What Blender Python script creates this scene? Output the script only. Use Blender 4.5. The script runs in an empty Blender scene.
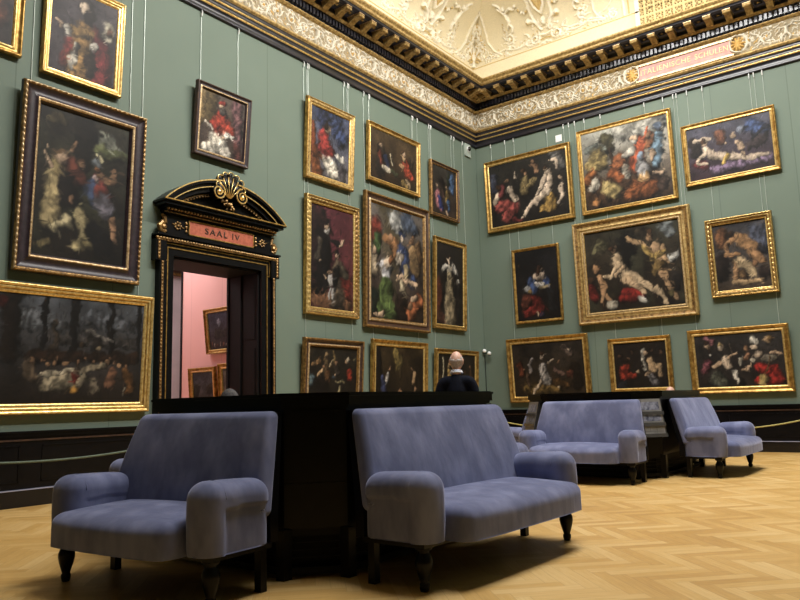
import bpy, bmesh, math, random
import numpy as np
from mathutils import Vector, Matrix
PI = math.pi
random.seed(4); rng = np.random.default_rng(7)
scn = bpy.context.scene
COL = scn.collection

# ------------------------------------------------------------------ materials
def srgb(r, g, b):
    f = lambda c: (c/255/12.92) if c/255 <= .04045 else ((c/255+.055)/1.055)**2.4
    return (f(r), f(g), f(b), 1)
def nodes(name):
    m = bpy.data.materials.new(name); m.use_nodes = True
    nt = m.node_tree; b = nt.nodes['Principled BSDF']
    return m, nt, b
def N(nt, t, **kw):
    n = nt.nodes.new(t)
    for k, v in kw.items():
        if k.startswith('i_'):
            key = k[2:]
            n.inputs[int(key) if key.isdigit() else key.replace('_', ' ')].default_value = v
        else: setattr(n, k, v)
    return n
def mat(name, c1, c2=None, rough=.5, metal=0, scale=6, detail=5, bump=0, bscale=None, stretch=None,
        sheen=0, emit=0, coat=0, spec=.5, rvar=0):
    m, nt, b = nodes(name)
    b.inputs['Roughness'].default_value = rough; b.inputs['Metallic'].default_value = metal
    b.inputs['Specular IOR Level'].default_value = spec
    if coat: b.inputs['Coat Weight'].default_value = coat; b.inputs['Coat Roughness'].default_value = .08
    if sheen: b.inputs['Sheen Weight'].default_value = sheen; b.inputs['Sheen Roughness'].default_value = .4
    tc = N(nt, 'ShaderNodeTexCoord'); vec = tc.outputs['Object']
    if stretch:
        mp = N(nt, 'ShaderNodeMapping'); mp.inputs['Scale'].default_value = stretch
        nt.links.new(vec, mp.inputs[0]); vec = mp.outputs[0]
    c2 = c2 or tuple(x*.82 for x in c1[:3])+(1,)
    no = N(nt, 'ShaderNodeTexNoise'); no.inputs['Scale'].default_value = scale; no.inputs['Detail'].default_value = detail
    nt.links.new(vec, no.inputs['Vector'])
    mx = N(nt, 'ShaderNodeMix', data_type='RGBA')
    rp = N(nt, 'ShaderNodeMapRange'); rp.inputs[1].default_value = .35; rp.inputs[2].default_value = .65
    nt.links.new(no.outputs['Fac'], rp.inputs[0]); nt.links.new(rp.outputs[0], mx.inputs[0])
    mx.inputs[6].default_value = c1; mx.inputs[7].default_value = c2
    nt.links.new(mx.outputs[2], b.inputs['Base Color'])
    if rvar:
        rr = N(nt, 'ShaderNodeMapRange'); rr.inputs[3].default_value = rough-rvar; rr.inputs[4].default_value = rough+rvar
        nt.links.new(no.outputs['Fac'], rr.inputs[0]); nt.links.new(rr.outputs[0], b.inputs['Roughness'])
    if bump:
        n2 = N(nt, 'ShaderNodeTexNoise'); n2.inputs['Scale'].default_value = bscale or scale*6; n2.inputs['Detail'].default_value = 4
        nt.links.new(vec, n2.inputs['Vector'])
        bp = N(nt, 'ShaderNodeBump'); bp.inputs['Strength'].default_value = bump; bp.inputs['Distance'].default_value = .01
        nt.links.new(n2.outputs['Fac'], bp.inputs['Height']); nt.links.new(bp.outputs[0], b.inputs['Normal'])
    if emit:
        nt.links.new(mx.outputs[2], b.inputs['Emission Color']); b.inputs['Emission Strength'].default_value = emit
    return m
def vcol_mat(name, rough=.6, spec=.3, metal=0, bump=0, coat=0):
    m, nt, b = nodes(name)
    a = N(nt, 'ShaderNodeVertexColor', layer_name='Col')
    tc = N(nt, 'ShaderNodeTexCoord'); no = N(nt, 'ShaderNodeTexNoise'); no.inputs['Scale'].default_value = 35
    nt.links.new(tc.outputs['Object'], no.inputs['Vector'])
    mx = N(nt, 'ShaderNodeMix', data_type='RGBA', blend_type='MULTIPLY'); mx.inputs[0].default_value = .25
    nt.links.new(a.outputs['Color'], mx.inputs[6]); nt.links.new(no.outputs['Fac'], mx.inputs[7])
    nt.links.new(mx.outputs[2], b.inputs['Base Color'])
    b.inputs['Roughness'].default_value = rough; b.inputs['Specular IOR Level'].default_value = spec
    b.inputs['Metallic'].default_value = metal
    if coat: b.inputs['Coat Weight'].default_value = coat; b.inputs['Coat Roughness'].default_value = .25
    if bump:
        bp = N(nt, 'ShaderNodeBump'); bp.inputs['Strength'].default_value = bump; bp.inputs['Distance'].default_value = .01
        nt.links.new(no.outputs['Fac'], bp.inputs['Height']); nt.links.new(bp.outputs[0], b.inputs['Normal'])
    return m
def wall_mat(name, c1, c2, seam):
    # silk wall covering in vertical lengths with barely visible seams
    m, nt, b = nodes(name); b.inputs['Roughness'].default_value = .62; b.inputs['Specular IOR Level'].default_value = .25
    tc = N(nt, 'ShaderNodeTexCoord'); sp = N(nt, 'ShaderNodeSeparateXYZ'); nt.links.new(tc.outputs['Object'], sp.inputs[0])
    ad = N(nt, 'ShaderNodeMath', operation='ADD'); nt.links.new(sp.outputs[0], ad.inputs[0]); nt.links.new(sp.outputs[1], ad.inputs[1])
    dv = N(nt, 'ShaderNodeMath', operation='DIVIDE'); nt.links.new(ad.outputs[0], dv.inputs[0]); dv.inputs[1].default_value = seam
    fr = N(nt, 'ShaderNodeMath', operation='FRACT'); nt.links.new(dv.outputs[0], fr.inputs[0])
    lt = N(nt, 'ShaderNodeMath', operation='LESS_THAN'); nt.links.new(fr.outputs[0], lt.inputs[0]); lt.inputs[1].default_value = .012
    fl = N(nt, 'ShaderNodeMath', operation='FLOOR'); nt.links.new(dv.outputs[0], fl.inputs[0])
    wn = N(nt, 'ShaderNodeTexWhiteNoise', noise_dimensions='1D'); nt.links.new(fl.outputs[0], wn.inputs['W'])
    no = N(nt, 'ShaderNodeTexNoise'); no.inputs['Scale'].default_value = 1.3; no.inputs['Detail'].default_value = 6
    nt.links.new(tc.outputs['Object'], no.inputs['Vector'])
    sm = N(nt, 'ShaderNodeMath', operation='MULTIPLY_ADD'); nt.links.new(wn.outputs[0], sm.inputs[0]); sm.inputs[1].default_value = .35
    nt.links.new(no.outputs['Fac'], sm.inputs[2])
    mx = N(nt, 'ShaderNodeMix', data_type='RGBA'); nt.links.new(sm.outputs[0], mx.inputs[0])
    mx.inputs[6].default_value = c1; mx.inputs[7].default_value = c2
    m2 = N(nt, 'ShaderNodeMix', data_type='RGBA'); m2.inputs[7].default_value = tuple(x*.86 for x in c1[:3])+(1,)
    nt.links.new(lt.outputs[0], m2.inputs[0]); nt.links.new(mx.outputs[2], m2.inputs[6])
    nt.links.new(m2.outputs[2], b.inputs['Base Color'])
    return m
def parquet():
    m, nt, b = nodes('oak herringbone parquet')
    L = nt.links.new
    def M(op, a, bb=None, c=None):
        n = N(nt, 'ShaderNodeMath', operation=op)
        for i, v in enumerate((a, bb, c)):
            if v is None: continue
            if isinstance(v, (int, float)): n.inputs[i].default_value = v
            else: L(v, n.inputs[i])
        return n.outputs[0]
    tc = N(nt, 'ShaderNodeTexCoord'); mp = N(nt, 'ShaderNodeMapping')
    mp.inputs['Rotation'].default_value = (0, 0, PI/4); w = .088; mp.inputs['Scale'].default_value = (1/w, 1/w, 1/w)
    L(tc.outputs['Object'], mp.inputs[0]); s = N(nt, 'ShaderNodeSeparateXYZ'); L(mp.outputs[0], s.inputs[0])
    n = 6.0
    u = M('ADD', s.outputs[0], 600.0); v = M('ADD', s.outputs[1], 600.0)
    iu = M('FLOOR', u); iv = M('FLOOR', v)
    k = M('FLOORED_MODULO', M('SUBTRACT', iu, iv), 2*n)
    hor = M('LESS_THAN', k, n-.5)
    ver = M('SUBTRACT', 1.0, hor)
    hx = M('SUBTRACT', iu, k)                       # plank start
    vy = M('SUBTRACT', iv, M('SUBTRACT', 2*n-1, k))
    idx = M('ADD', M('MULTIPLY', hor, hx), M('MULTIPLY', ver, iu))
    idy = M('ADD', M('MULTIPLY', hor, iv), M('MULTIPLY', ver, vy))
    along = M('ADD', M('MULTIPLY', hor, M('SUBTRACT', u, hx)), M('MULTIPLY', ver, M('SUBTRACT', v, vy)))
    across = M('ADD', M('MULTIPLY', hor, M('SUBTRACT', v, iv)), M('MULTIPLY', ver, M('SUBTRACT', u, iu)))
    cid = N(nt, 'ShaderNodeCombineXYZ'); L(idx, cid.inputs[0]); L(idy, cid.inputs[1]); L(hor, cid.inputs[2])
    wn = N(nt, 'ShaderNodeTexWhiteNoise', noise_dimensions='3D'); L(cid.outputs[0], wn.inputs['Vector'])
    gv = N(nt, 'ShaderNodeCombineXYZ'); L(M('MULTIPLY', along, .5), gv.inputs[0]); L(M('MULTIPLY', across, 6.0), gv.inputs[1])
    L(M('MULTIPLY', wn.outputs[0], 50.0), gv.inputs[2])
    g = N(nt, 'ShaderNodeTexNoise'); g.inputs['Scale'].default_value = 1.2; g.inputs['Detail'].default_value = 5; L(gv.outputs[0], g.inputs['Vector'])
    big = N(nt, 'ShaderNodeTexNoise'); big.inputs['Scale'].default_value = .8; big.inputs['Detail'].default_value = 3; L(tc.outputs['Object'], big.inputs['Vector'])
    f = M('ADD', M('ADD', M('MULTIPLY', wn.outputs[0], .34), M('MULTIPLY', g.outputs['Fac'], .42)), M('MULTIPLY', big.outputs['Fac'], .3))
    cr = N(nt, 'ShaderNodeValToRGB'); L(f, cr.inputs[0])
    e = cr.color_ramp.elements
    e[0].position = .22; e[0].color = srgb(172, 132, 72); e[1].position = .85; e[1].color = srgb(214, 184, 128)
    x = cr.color_ramp.elements.new(.5); x.color = srgb(194, 156, 92)
    edge = M('MINIMUM', M('MINIMUM', across, M('SUBTRACT', 1.0, across)), M('MINIMUM', along, M('SUBTRACT', n, along)))
    gap = M('LESS_THAN', edge, .022)
    mx = N(nt, 'ShaderNodeMix', data_type='RGBA'); L(M('MULTIPLY', gap, .45), mx.inputs[0]); L(cr.outputs[0], mx.inputs[6]); mx.inputs[7].default_value = srgb(150, 116, 70)
    L(mx.outputs[2], b.inputs['Base Color'])
    L(M('MULTIPLY_ADD', big.outputs['Fac'], .3, .28), b.inputs['Roughness'])
    b.inputs['Specular IOR Level'].default_value = .45
    return m
def velvet():
    m, nt, b = nodes('blue grey velvet')
    L = nt.links.new
    tc = N(nt, 'ShaderNodeTexCoord')
    mp = N(nt, 'ShaderNodeMapping'); mp.inputs['Scale'].default_value = (2.6, 2.6, 1.3); L(tc.outputs['Object'], mp.inputs[0])
    n1 = N(nt, 'ShaderNodeTexNoise'); n1.inputs['Scale'].default_value = 2.2; n1.inputs['Detail'].default_value = 3; L(mp.outputs[0], n1.inputs['Vector'])
    n2 = N(nt, 'ShaderNodeTexNoise'); n2.inputs['Scale'].default_value = 260; L(tc.outputs['Object'], n2.inputs['Vector'])
    rp = N(nt, 'ShaderNodeMapRange'); rp.inputs[1].default_value = .4; rp.inputs[2].default_value = .68; L(n1.outputs['Fac'], rp.inputs[0])
    mx = N(nt, 'ShaderNodeMix', data_type='RGBA'); L(rp.outputs[0], mx.inputs[0])
    mx.inputs[6].default_value = srgb(98, 103, 133); mx.inputs[7].default_value = srgb(124, 129, 160)
    L(mx.outputs[2], b.inputs['Base Color'])
    b.inputs['Roughness'].default_value = .8; b.inputs['Sheen Weight'].default_value = .7; b.inputs['Sheen Roughness'].default_value = .35
    b.inputs['Sheen Tint'].default_value = srgb(190, 195, 225); b.inputs['Specular IOR Level'].default_value = .15
    bp = N(nt, 'ShaderNodeBump'); bp.inputs['Strength'].default_value = .25; bp.inputs['Distance'].default_value = .002
    L(n2.outputs['Fac'], bp.inputs['Height'])
    b2 = N(nt, 'ShaderNodeBump'); b2.inputs['Strength'].default_value = .35; b2.inputs['Distance'].default_value = .03
    L(n1.outputs['Fac'], b2.inputs['Height']); L(bp.outputs[0], b2.inputs['Normal']); L(b2.outputs[0], b.inputs['Normal'])
    return m
M_ = dict(
    green=wall_mat('green silk wall covering', srgb(93, 106, 94), srgb(101, 114, 102), 1.37),
    pink=wall_mat('pink silk wall covering', srgb(222, 170, 164), srgb(228, 178, 172), .9),
    lav=mat('pale lilac wall', srgb(232, 216, 220), rough=.7, scale=2),
    white=mat('plain plaster', srgb(225, 220, 208), srgb(214, 208, 195), rough=.8, scale=2),
    black=mat('ebonised wood', srgb(13, 12, 14), srgb(9, 8, 9), rough=.32, scale=9, spec=.2),
    arch=mat('polished black moulding', srgb(26, 26, 34), srgb(18, 18, 24), rough=.3, scale=4, spec=.55),
    blackm=mat('dull ebonised wood', srgb(16, 14, 15), srgb(11, 10, 10), rough=.6, scale=9, spec=.2),
    stone=mat('black marble', srgb(15, 14, 16), srgb(19, 17, 19), rough=.15, scale=5, spec=.35),
    edge=mat('painted edge highlight', srgb(150, 150, 168), rough=.25, scale=5),  # pale tone paints the highlight line along the plinth's top edge
    gold=mat('gilded wood', srgb(200, 162, 92), srgb(136, 102, 50), rough=.34, metal=.75, scale=14, bump=.08, bscale=120),
    goldb=mat('bright gilding', srgb(240, 212, 144), srgb(196, 158, 88), rough=.32, metal=.7, scale=25, bump=.08, bscale=140),
    goldd=mat('dark old gilding', srgb(156, 122, 72), srgb(92, 68, 38), rough=.4, metal=.55, scale=20, bump=.1, bscale=110),
    goldm=mat('matt ochre gilding', srgb(188, 160, 102), srgb(130, 104, 60), rough=.45, metal=.4, scale=18, bump=.1, bscale=90),
    brownf=mat('brown moulded wood', srgb(70, 48, 34), srgb(44, 30, 24), rough=.4, scale=16),
    darkf=mat('dark purple brown frame', srgb(50, 38, 44), srgb(34, 25, 28), rough=.4, scale=16),
    silver=mat('pale worn gilding', srgb(205, 180, 140), srgb(150, 120, 80), rough=.4, metal=.5, scale=30),
    canvas=vcol_mat('oil paint on canvas', rough=.5, spec=.28),
    relief=vcol_mat('painted stucco relief', rough=.65, spec=.2),
    cream=mat('cream painted plaster', srgb(226, 216, 190), srgb(220, 209, 182), rough=.7, scale=1.5),
    velvet=velvet(),
    floor=parquet(),
    paleg=mat('pale gold paint', srgb(236, 214, 160), rough=.6, spec=.2),
    wire=mat('white picture rod', srgb(172, 182, 172), rough=.4, metal=.2),
    marble=mat('pink marble', srgb(196, 156, 148), srgb(184, 140, 132), rough=.7, scale=10, spec=.15),
    redmarble=mat('red brown marble', srgb(176, 100, 78), srgb(146, 78, 60), rough=.35, scale=20),
    paper=mat('printed paper', srgb(132, 130, 128), srgb(116, 114, 112), rough=.5, scale=12),
    ink=mat('grey ink', srgb(96, 96, 96), rough=.6),
    photo=mat('grey blue photograph print', srgb(58, 62, 84), srgb(150, 154, 172), rough=.35, scale=20, detail=8),
    plastic=mat('smoked acrylic', srgb(72, 70, 70), rough=.2, scale=10, coat=.4),
    rope=mat('pale green cord', srgb(92, 106, 88), srgb(72, 84, 70), rough=.7, scale=60),
    rope2=mat('straw coloured cord', srgb(188, 178, 110), srgb(150, 140, 84), rough=.7, scale=60),
    skin=mat('skin', srgb(200, 160, 140), srgb(190, 148, 128), rough=.5, scale=12),
    hair=mat('short grey hair', srgb(184, 172, 164), srgb(150, 138, 130), rough=.8, scale=60, bump=.6, bscale=300),
    hair2=mat('dark grey hair', srgb(84, 80, 80), srgb(58, 54, 54), rough=.8, scale=60, bump=.6, bscale=300),
    navy=mat('dark navy knit', srgb(20, 23, 34), srgb(14, 16, 24), rough=.9, scale=30, bump=.3, bscale=300, spec=.1),
    shirt=mat('white shirt cotton', srgb(222, 226, 238), rough=.7),
    trouser=mat('grey trousers cloth', srgb(70, 70, 76), rough=.85),
    coat=mat('brown jacket cloth', srgb(92, 60, 50), srgb(70, 46, 38), rough=.85),
    shoe=mat('black shoe leather', srgb(20, 18, 17), rough=.35),
    lens=mat('dark glass', srgb(12, 12, 14), rough=.08, coat=.6),
    metalw=mat('white enamelled metal', srgb(222, 224, 222), rough=.35),
    glint=mat('glowing glint face', (1, .97, .92, 1), (1, .97, .92, 1), emit=12),  # glow of the stand-in for the lintel reflection
    sky=mat('lit skylight glass', (1, .975, .93, 1), (.98, .96, .92, 1), emit=1, scale=.4),
)

# ------------------------------------------------------------------ mesh helpers
def link(name, me, m=None, parent=None, smooth=False):
    if m is not None:
        for x in (m if isinstance(m, (list, tuple)) else [m]): me.materials.append(M_[x] if isinstance(x, str) else x)
    if smooth: me.polygons.foreach_set('use_smooth', [True]*len(me.polygons))
    o = bpy.data.objects.new(name, me); COL.objects.link(o)
    if parent: o.parent = parent
    return o
class MB:
    def __init__(s): s.v = []; s.f = []; s.mi = []
    def add(s, vs, fs, mi=0):
        b = len(s.v); s.v += [tuple(map(float, v)) for v in vs]; s.f += [tuple(b+i for i in f) for f in fs]; s.mi += [mi]*len(fs)
    def box(s, x0, x1, y0, y1, z0, z1, mi=0):
        x0, x1 = sorted((x0, x1)); y0, y1 = sorted((y0, y1)); z0, z1 = sorted((z0, z1))
        s.add([(x0,y0,z0),(x1,y0,z0),(x1,y1,z0),(x0,y1,z0),(x0,y0,z1),(x1,y0,z1),(x1,y1,z1),(x0,y1,z1)],
              [(0,3,2,1),(4,5,6,7),(0,1,5,4),(1,2,6,5),(2,3,7,6),(3,0,4,7)], mi)
    def tube(s, pts, r, n=8, mi=0, cap=True):
        pts = [np.array(p, float) for p in pts]; rs = r if isinstance(r, (list, tuple)) else [r]*len(pts)
        rings = []; up = np.array([0, 0, 1.]); nprev = None
        for i, p in enumerate(pts):
            t = pts[min(i+1, len(pts)-1)]-pts[max(i-1, 0)]; t = t/(np.linalg.norm(t)+1e-9)
            a = nprev if nprev is not None else (up if abs(t[2]) < .9 else np.array([1., 0, 0]))
            a = a-t*(a@t); a /= np.linalg.norm(a)+1e-9; nprev = a; b = np.cross(t, a)
            rings.append([p+rs[i]*(math.cos(2*PI*k/n)*a+math.sin(2*PI*k/n)*b) for k in range(n)])
        vs = [v for rg in rings for v in rg]; fs = []
        for i in range(len(pts)-1):
            for k in range(n):
                fs.append((i*n+k, i*n+(k+1) % n, (i+1)*n+(k+1) % n, (i+1)*n+k))
        if cap: fs += [tuple(range(n))[::-1], tuple((len(pts)-1)*n+k for k in range(n))]
        s.add(vs, fs, mi)
    def lathe(s, prof, c=(0, 0, 0), n=16, mi=0):
        vs = []; fs = []
        for r, z in prof:
            for k in range(n): vs.append((c[0]+r*math.cos(2*PI*k/n), c[1]+r*math.sin(2*PI*k/n), c[2]+z))
        for i in range(len(prof)-1):
            for k in range(n): fs.append((i*n+k, i*n+(k+1) % n, (i+1)*n+(k+1) % n, (i+1)*n+k))
        fs += [tuple(range(n))[::-1], tuple((len(prof)-1)*n+k for k in range(n))]
        s.add(vs, fs, mi)
    def ball(s, c, r, sc=(1, 1, 1), n=10, m=7, mi=0):
        vs = []; fs = []
        for i in range(m+1):
            th = PI*i/m
            for k in range(n):
                vs.append((c[0]+r*sc[0]*math.sin(th)*math.cos(2*PI*k/n), c[1]+r*sc[1]*math.sin(th)*math.sin(2*PI*k/n), c[2]-r*sc[2]*math.cos(th)))
        for i in range(m):
            for k in range(n): fs.append((i*n+k, i*n+(k+1) % n, (i+1)*n+(k+1) % n, (i+1)*n+k))
        s.add(vs, fs, mi)
    def prism(s, poly, z0, z1, mi=0):
        n = len(poly); vs = [(x, y, z0) for x, y in poly]+[(x, y, z1) for x, y in poly]
        fs = [tuple(range(n))[::-1], tuple(range(n, 2*n))]+[(i, (i+1) % n, n+(i+1) % n, n+i) for i in range(n)]
        s.add(vs, fs, mi)
    def rbox(s, c, d, r, n=6, k=4, fn=None, mi=0, sqb=False):
        """box with rounded edges; c centre, d full size"""
        h = np.array(d)/2.; r = min(r, *(h*.999))
        def ax(a):
            q = [-a+r*(1-math.cos(t)) for t in np.linspace(0, PI/2, k+1)] if False else [-a+r*t for t in np.linspace(0, 1, k+1)]
            mid = list(np.linspace(-a+r, a-r, n+1))[1:-1]
            return q+mid+[-x for x in q[::-1]]
        A = [ax(a) for a in h]
        idx = {}; vs = []; fs = []
        def vid(p):
            key = tuple(np.round(p, 6))
            if key not in idx:
                q = np.clip(p, -(h-r), h-r); dd = p-q; L = np.linalg.norm(dd)
                w = q+dd/L*r if L > 1e-9 else p
                if sqb and p[2] < -(h[2]-r)+1e-9:      # keep the lower edge square
                    hl = np.hypot(dd[0], dd[1]); w = np.array([q[0]+(dd[0]/hl*r if hl > 1e-9 else 0), q[1]+(dd[1]/hl*r if hl > 1e-9 else 0), max(w[2], -h[2]) if hl < 1e-9 else p[2]])
                idx[key] = len(vs); vs.append(w)
            return idx[key]
        for a in range(3):
            b, cc = (a+1) % 3, (a+2) % 3
            for sg in (-1, 1):
                for i in range(len(A[b])-1):
                    for j in range(len(A[cc])-1):
                        q = []
                        for di, dj in ((0, 0), (1, 0), (1, 1), (0, 1)):
                            p = np.zeros(3); p[a] = sg*h[a]; p[b] = A[b][i+di]; p[cc] = A[cc][j+dj]; q.append(vid(p))
                        if sg < 0: q = q[::-1]
                        if len(set(q)) > 2: fs.append(tuple(dict.fromkeys(q)))
        out = []
        for v in vs:
            if fn is not None: v = fn(v.copy(), h)
            out.append(v+np.array(c))
        s.add(out, fs, mi)
    def build(s, name, m, parent=None, smooth=False):
        me = bpy.data.meshes.new(name); me.from_pydata(s.v, [], s.f)
        me.polygons.foreach_set('material_index', s.mi); me.update()
        return link(name, me, m, parent, smooth)
def grid_mesh(name, P, m, colors=None, parent=None, smooth=True, flip=False):
    ny, nx = P.shape[:2]
    me = bpy.data.meshes.new(name)
    i = np.arange(ny*nx).reshape(ny, nx)
    q = np.stack([i[:-1, :-1], i[:-1, 1:], i[1:, 1:], i[1:, :-1]], -1).reshape(-1, 4)
    if flip: q = q[:, ::-1]
    me.vertices.add(ny*nx); me.vertices.foreach_set('co', P.reshape(-1).astype(np.float32))
    me.loops.add(q.size); me.loops.foreach_set('vertex_index', q.reshape(-1).astype(np.int32))
    me.polygons.add(len(q)); me.polygons.foreach_set('loop_start', (np.arange(len(q))*4).astype(np.int32))
    me.update(calc_edges=True)
    if colors is not None:
        ca = me.color_attributes.new('Col', 'FLOAT_COLOR', 'POINT')
        c4 = np.ones((ny*nx, 4), np.float32); c4[:, :3] = colors.reshape(-1, 3); ca.data.foreach_set('color', c4.reshape(-1))
    return link(name, me, m, parent, smooth)
def tag(o, label=None, cat=None, group=None, kind=None):
    for k, v in (('label', label), ('category', cat), ('group', group), ('kind', kind)):
        if v: o[k] = v
    return o
def empty(name, loc=(0, 0, 0), rz=0, parent=None):
    o = bpy.data.objects.new(name, None); o.empty_display_size = .1; COL.objects.link(o)
    o.location = loc; o.rotation_euler = (0, 0, rz)
    if parent: o.parent = parent
    return o
def struct(o): o['kind'] = 'structure'; return o
def copy_tree(o, parent=None):
    c = o.copy(); COL.objects.link(c); c.parent = parent
    for ch in o.children: copy_tree(ch, c)
    return c
def copy_thing(o, loc, rz):
    kids = list(o.children); c = o.copy(); COL.objects.link(c); c.location = loc; c.rotation_euler = (0, 0, rz)
    for ch in kids: copy_tree(ch, c)
    return c

# ------------------------------------------------------------------ relief engine (carved ornament as real height)
def relief(U, V, strokes):
    """strokes: (points [(u,v,r)...], height, colour index) -> height field, colour index field"""
    H = np.zeros_like(U); C = np.zeros(U.shape, int)
    for pts, hh, ci in strokes:
        a = np.array(pts, float)
        for k in range(max(1, len(a)-1)):
            p0 = a[k]; p1 = a[min(k+1, len(a)-1)]
            rm = max(p0[2], p1[2])
            m = (U > min(p0[0], p1[0])-rm) & (U < max(p0[0], p1[0])+rm) & (V > min(p0[1], p1[1])-rm) & (V < max(p0[1], p1[1])+rm)
            if not m.any(): continue
            u = U[m]; v = V[m]; d = p1[:2]-p0[:2]; L2 = d@d
            t = np.clip(((u-p0[0])*d[0]+(v-p0[1])*d[1])/L2, 0, 1) if L2 > 1e-12 else np.zeros_like(u)
            r = p0[2]+(p1[2]-p0[2])*t
            e = np.hypot(u-p0[0]-t*d[0], v-p0[1]-t*d[1])/np.maximum(r, 1e-6)
            g = hh*np.sqrt(np.clip(1-e*e, 0, 1))
            hv = H[m]; cv = C[m]; up = g > hv
            hv[up] = g[up]; cv[up] = ci; H[m] = hv; C[m] = cv
    return H, C
def spiral(cx, cy, R, turns, a0, sgn=1, w=.02, w1=None, n=26):
    pts = []
    for i in range(n):
        t = i/(n-1); r = R*(1-t)**1.0*.92+R*.06; a = a0+sgn*turns*2*PI*t
        pts.append((cx+r*math.cos(a), cy+r*math.sin(a), (w*(1-t)+(w1 or w*.5)*t)))
    return pts
def arc(p, q, bend, w0, w1, n=8):
    p = np.array(p); q = np.array(q); m = (p+q)/2; d = q-p; c = m+bend*np.array([-d[1], d[0]])
    out = []
    for i in range(n):
        t = i/(n-1); x = (1-t)**2*p+2*t*(1-t)*c+t*t*q; out.append((x[0], x[1], w0+(w1-w0)*t))
    return out
def flip_u(st, about=0.): return [([(2*about-u, v, r) for u, v, r in p], h, c) for p, h, c in st]
def shift(st, du, dv=0): return [([(u+du, v+dv, r) for u, v, r in p], h, c) for p, h, c in st]
SKY = .25; EXPO = -0.12; LAY = 760; TR1 = 640; TR2 = 410; CV = 9
# ------------------------------------------------------------------ the room (metres; corner of the two visible walls at the origin)
RX, RY = 10.2, 18.6        # hall size
def WL(u, p, z): return (p, -u, z)
def WR(u, p, z): return (u, -p, z)
mb = MB(); mb.add([(0, -RY, 0), (RX, -RY, 0), (RX, 0, 0), (0, 0, 0)], [(0, 1, 2, 3)])
struct(mb.build('floor', 'floor'))
DY0, DY1, DZ = -8.685, -7.025, 3.245     # door opening
T = .74
ZT = 8.70
mb = MB()
mb.box(-T, 0, DY1, .0, 0, ZT); mb.box(-T, 0, -RY, DY0, 0, ZT); mb.box(-T, 0, DY0, DY1, DZ, ZT)
struct(mb.build('wall_left', 'green'))
mb = MB(); mb.box(-T, RX+.2, 0, .3, 0, ZT); struct(mb.build('wall_right', 'green'))
mb = MB(); mb.box(-T, RX+.2, -RY-.3, -RY, 0, ZT); struct(mb.build('wall_back', 'green'))
mb = MB(); mb.box(RX, RX+.2, -RY, 0, 0, ZT); struct(mb.build('wall_opposite', 'green'))

# cornice, swept round all four walls with mitred corners
PROF = [ # p, z, material, egg amplitude, egg pitch
 (0, 7.235, 0, 0, 0), (.03, 7.235, 0, 0, 0), (.045, 7.26, 0, 0, 0), (.03, 7.29, 0, 0, 0), (.03, 7.395, 0, 0, 0), (.052, 7.40, 2, 0, 0), (.055, 7.415, 2, 0, 0), (.046, 7.42, 0, 0, 0),
 (.046, 7.50, 0, 0, 0), (.066, 7.505, 2, 0, 0), (.07, 7.52, 2, 0, 0), (.06, 7.525, 0, 0, 0), (.06, 7.60, 0, 0, 0), (.085, 7.61, 1, 0, 0), (.10, 7.635, 1, .012, .06), (.095, 7.655, 1, 0, 0),
 (.055, 7.665, 3, 0, 0), (.055, 8.085, 3, 0, 0), (.08, 8.09, 1, 0, 0), (.105, 8.105, 1, .014, .075), (.12, 8.125, 1, .008, .075), (.13, 8.135, 1, 0, 0),
 (.115, 8.14, 0, 0, 0), (.135, 8.285, 0, 0, 0), (.20, 8.29, 0, 0, 0), (.215, 8.30, 1, 0, 0), (.24, 8.32, 1, .016, .085), (.255, 8.335, 1, 0, 0),
 (.25, 8.355, 0, 0, 0), (.25, 8.435, 0, 0, 0), (.57, 8.435, 0, 0, 0), (.575, 8.45, 0, 0, 0), (.575, 8.50, 0, 0, 0), (.60, 8.505, 1, 0, 0), (.615, 8.525, 1, .012, .05), (.62, 8.545, 1, 0, 0),
 (.60, 8.55, 0, 0, 0), (.635, 8.575, 1, 0, 0), (.66, 8.605, 1, .014, .05), (.67, 8.635, 1, 0, 0), (.64, 8.65, 1, 0, 0), (.0, 8.66, 4, 0, 0)]
def sweep(name, fn, L, u_fine, parent=None, flip=False):
    us = list(np.arange(0, u_fine, .0125))+list(np.linspace(u_fine, L, 12))
    us = np.array(us); P = np.zeros((len(PROF), len(us), 3))
    for j, (p, z, mi, a, pt) in enumerate(PROF):
        f = np.clip(us, 0, L)
        u = np.where(us < p, p, np.where(us > L-p, L-p, us))
        pp = p+(a*(np.abs(np.cos(PI*u/pt))-.5) if a else 0)
        pp = np.where((us < p) | (us > u_fine), p, pp)
        x, y, zz = fn(u, pp, np.full_like(u, z)); P[j, :, 0] = x; P[j, :, 1] = y; P[j, :, 2] = zz
    o = grid_mesh(name, P, ['arch', 'goldm', 'goldb', 'cream', 'cream'], None, parent, smooth=False, flip=flip)
    mi = np.repeat([PROF[j+1][2] if PROF[j+1][2] != 0 or PROF[j][2] == 0 else 0 for j in range(len(PROF)-1)], len(us)-1)
    o.data.polygons.foreach_set('material_index', mi.astype(np.int32))
    return o
FRZ = [srgb(150, 136, 108)[:3], srgb(216, 208, 188)[:3], srgb(206, 166, 96)[:3], srgb(176, 150, 108)[:3]]
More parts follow.
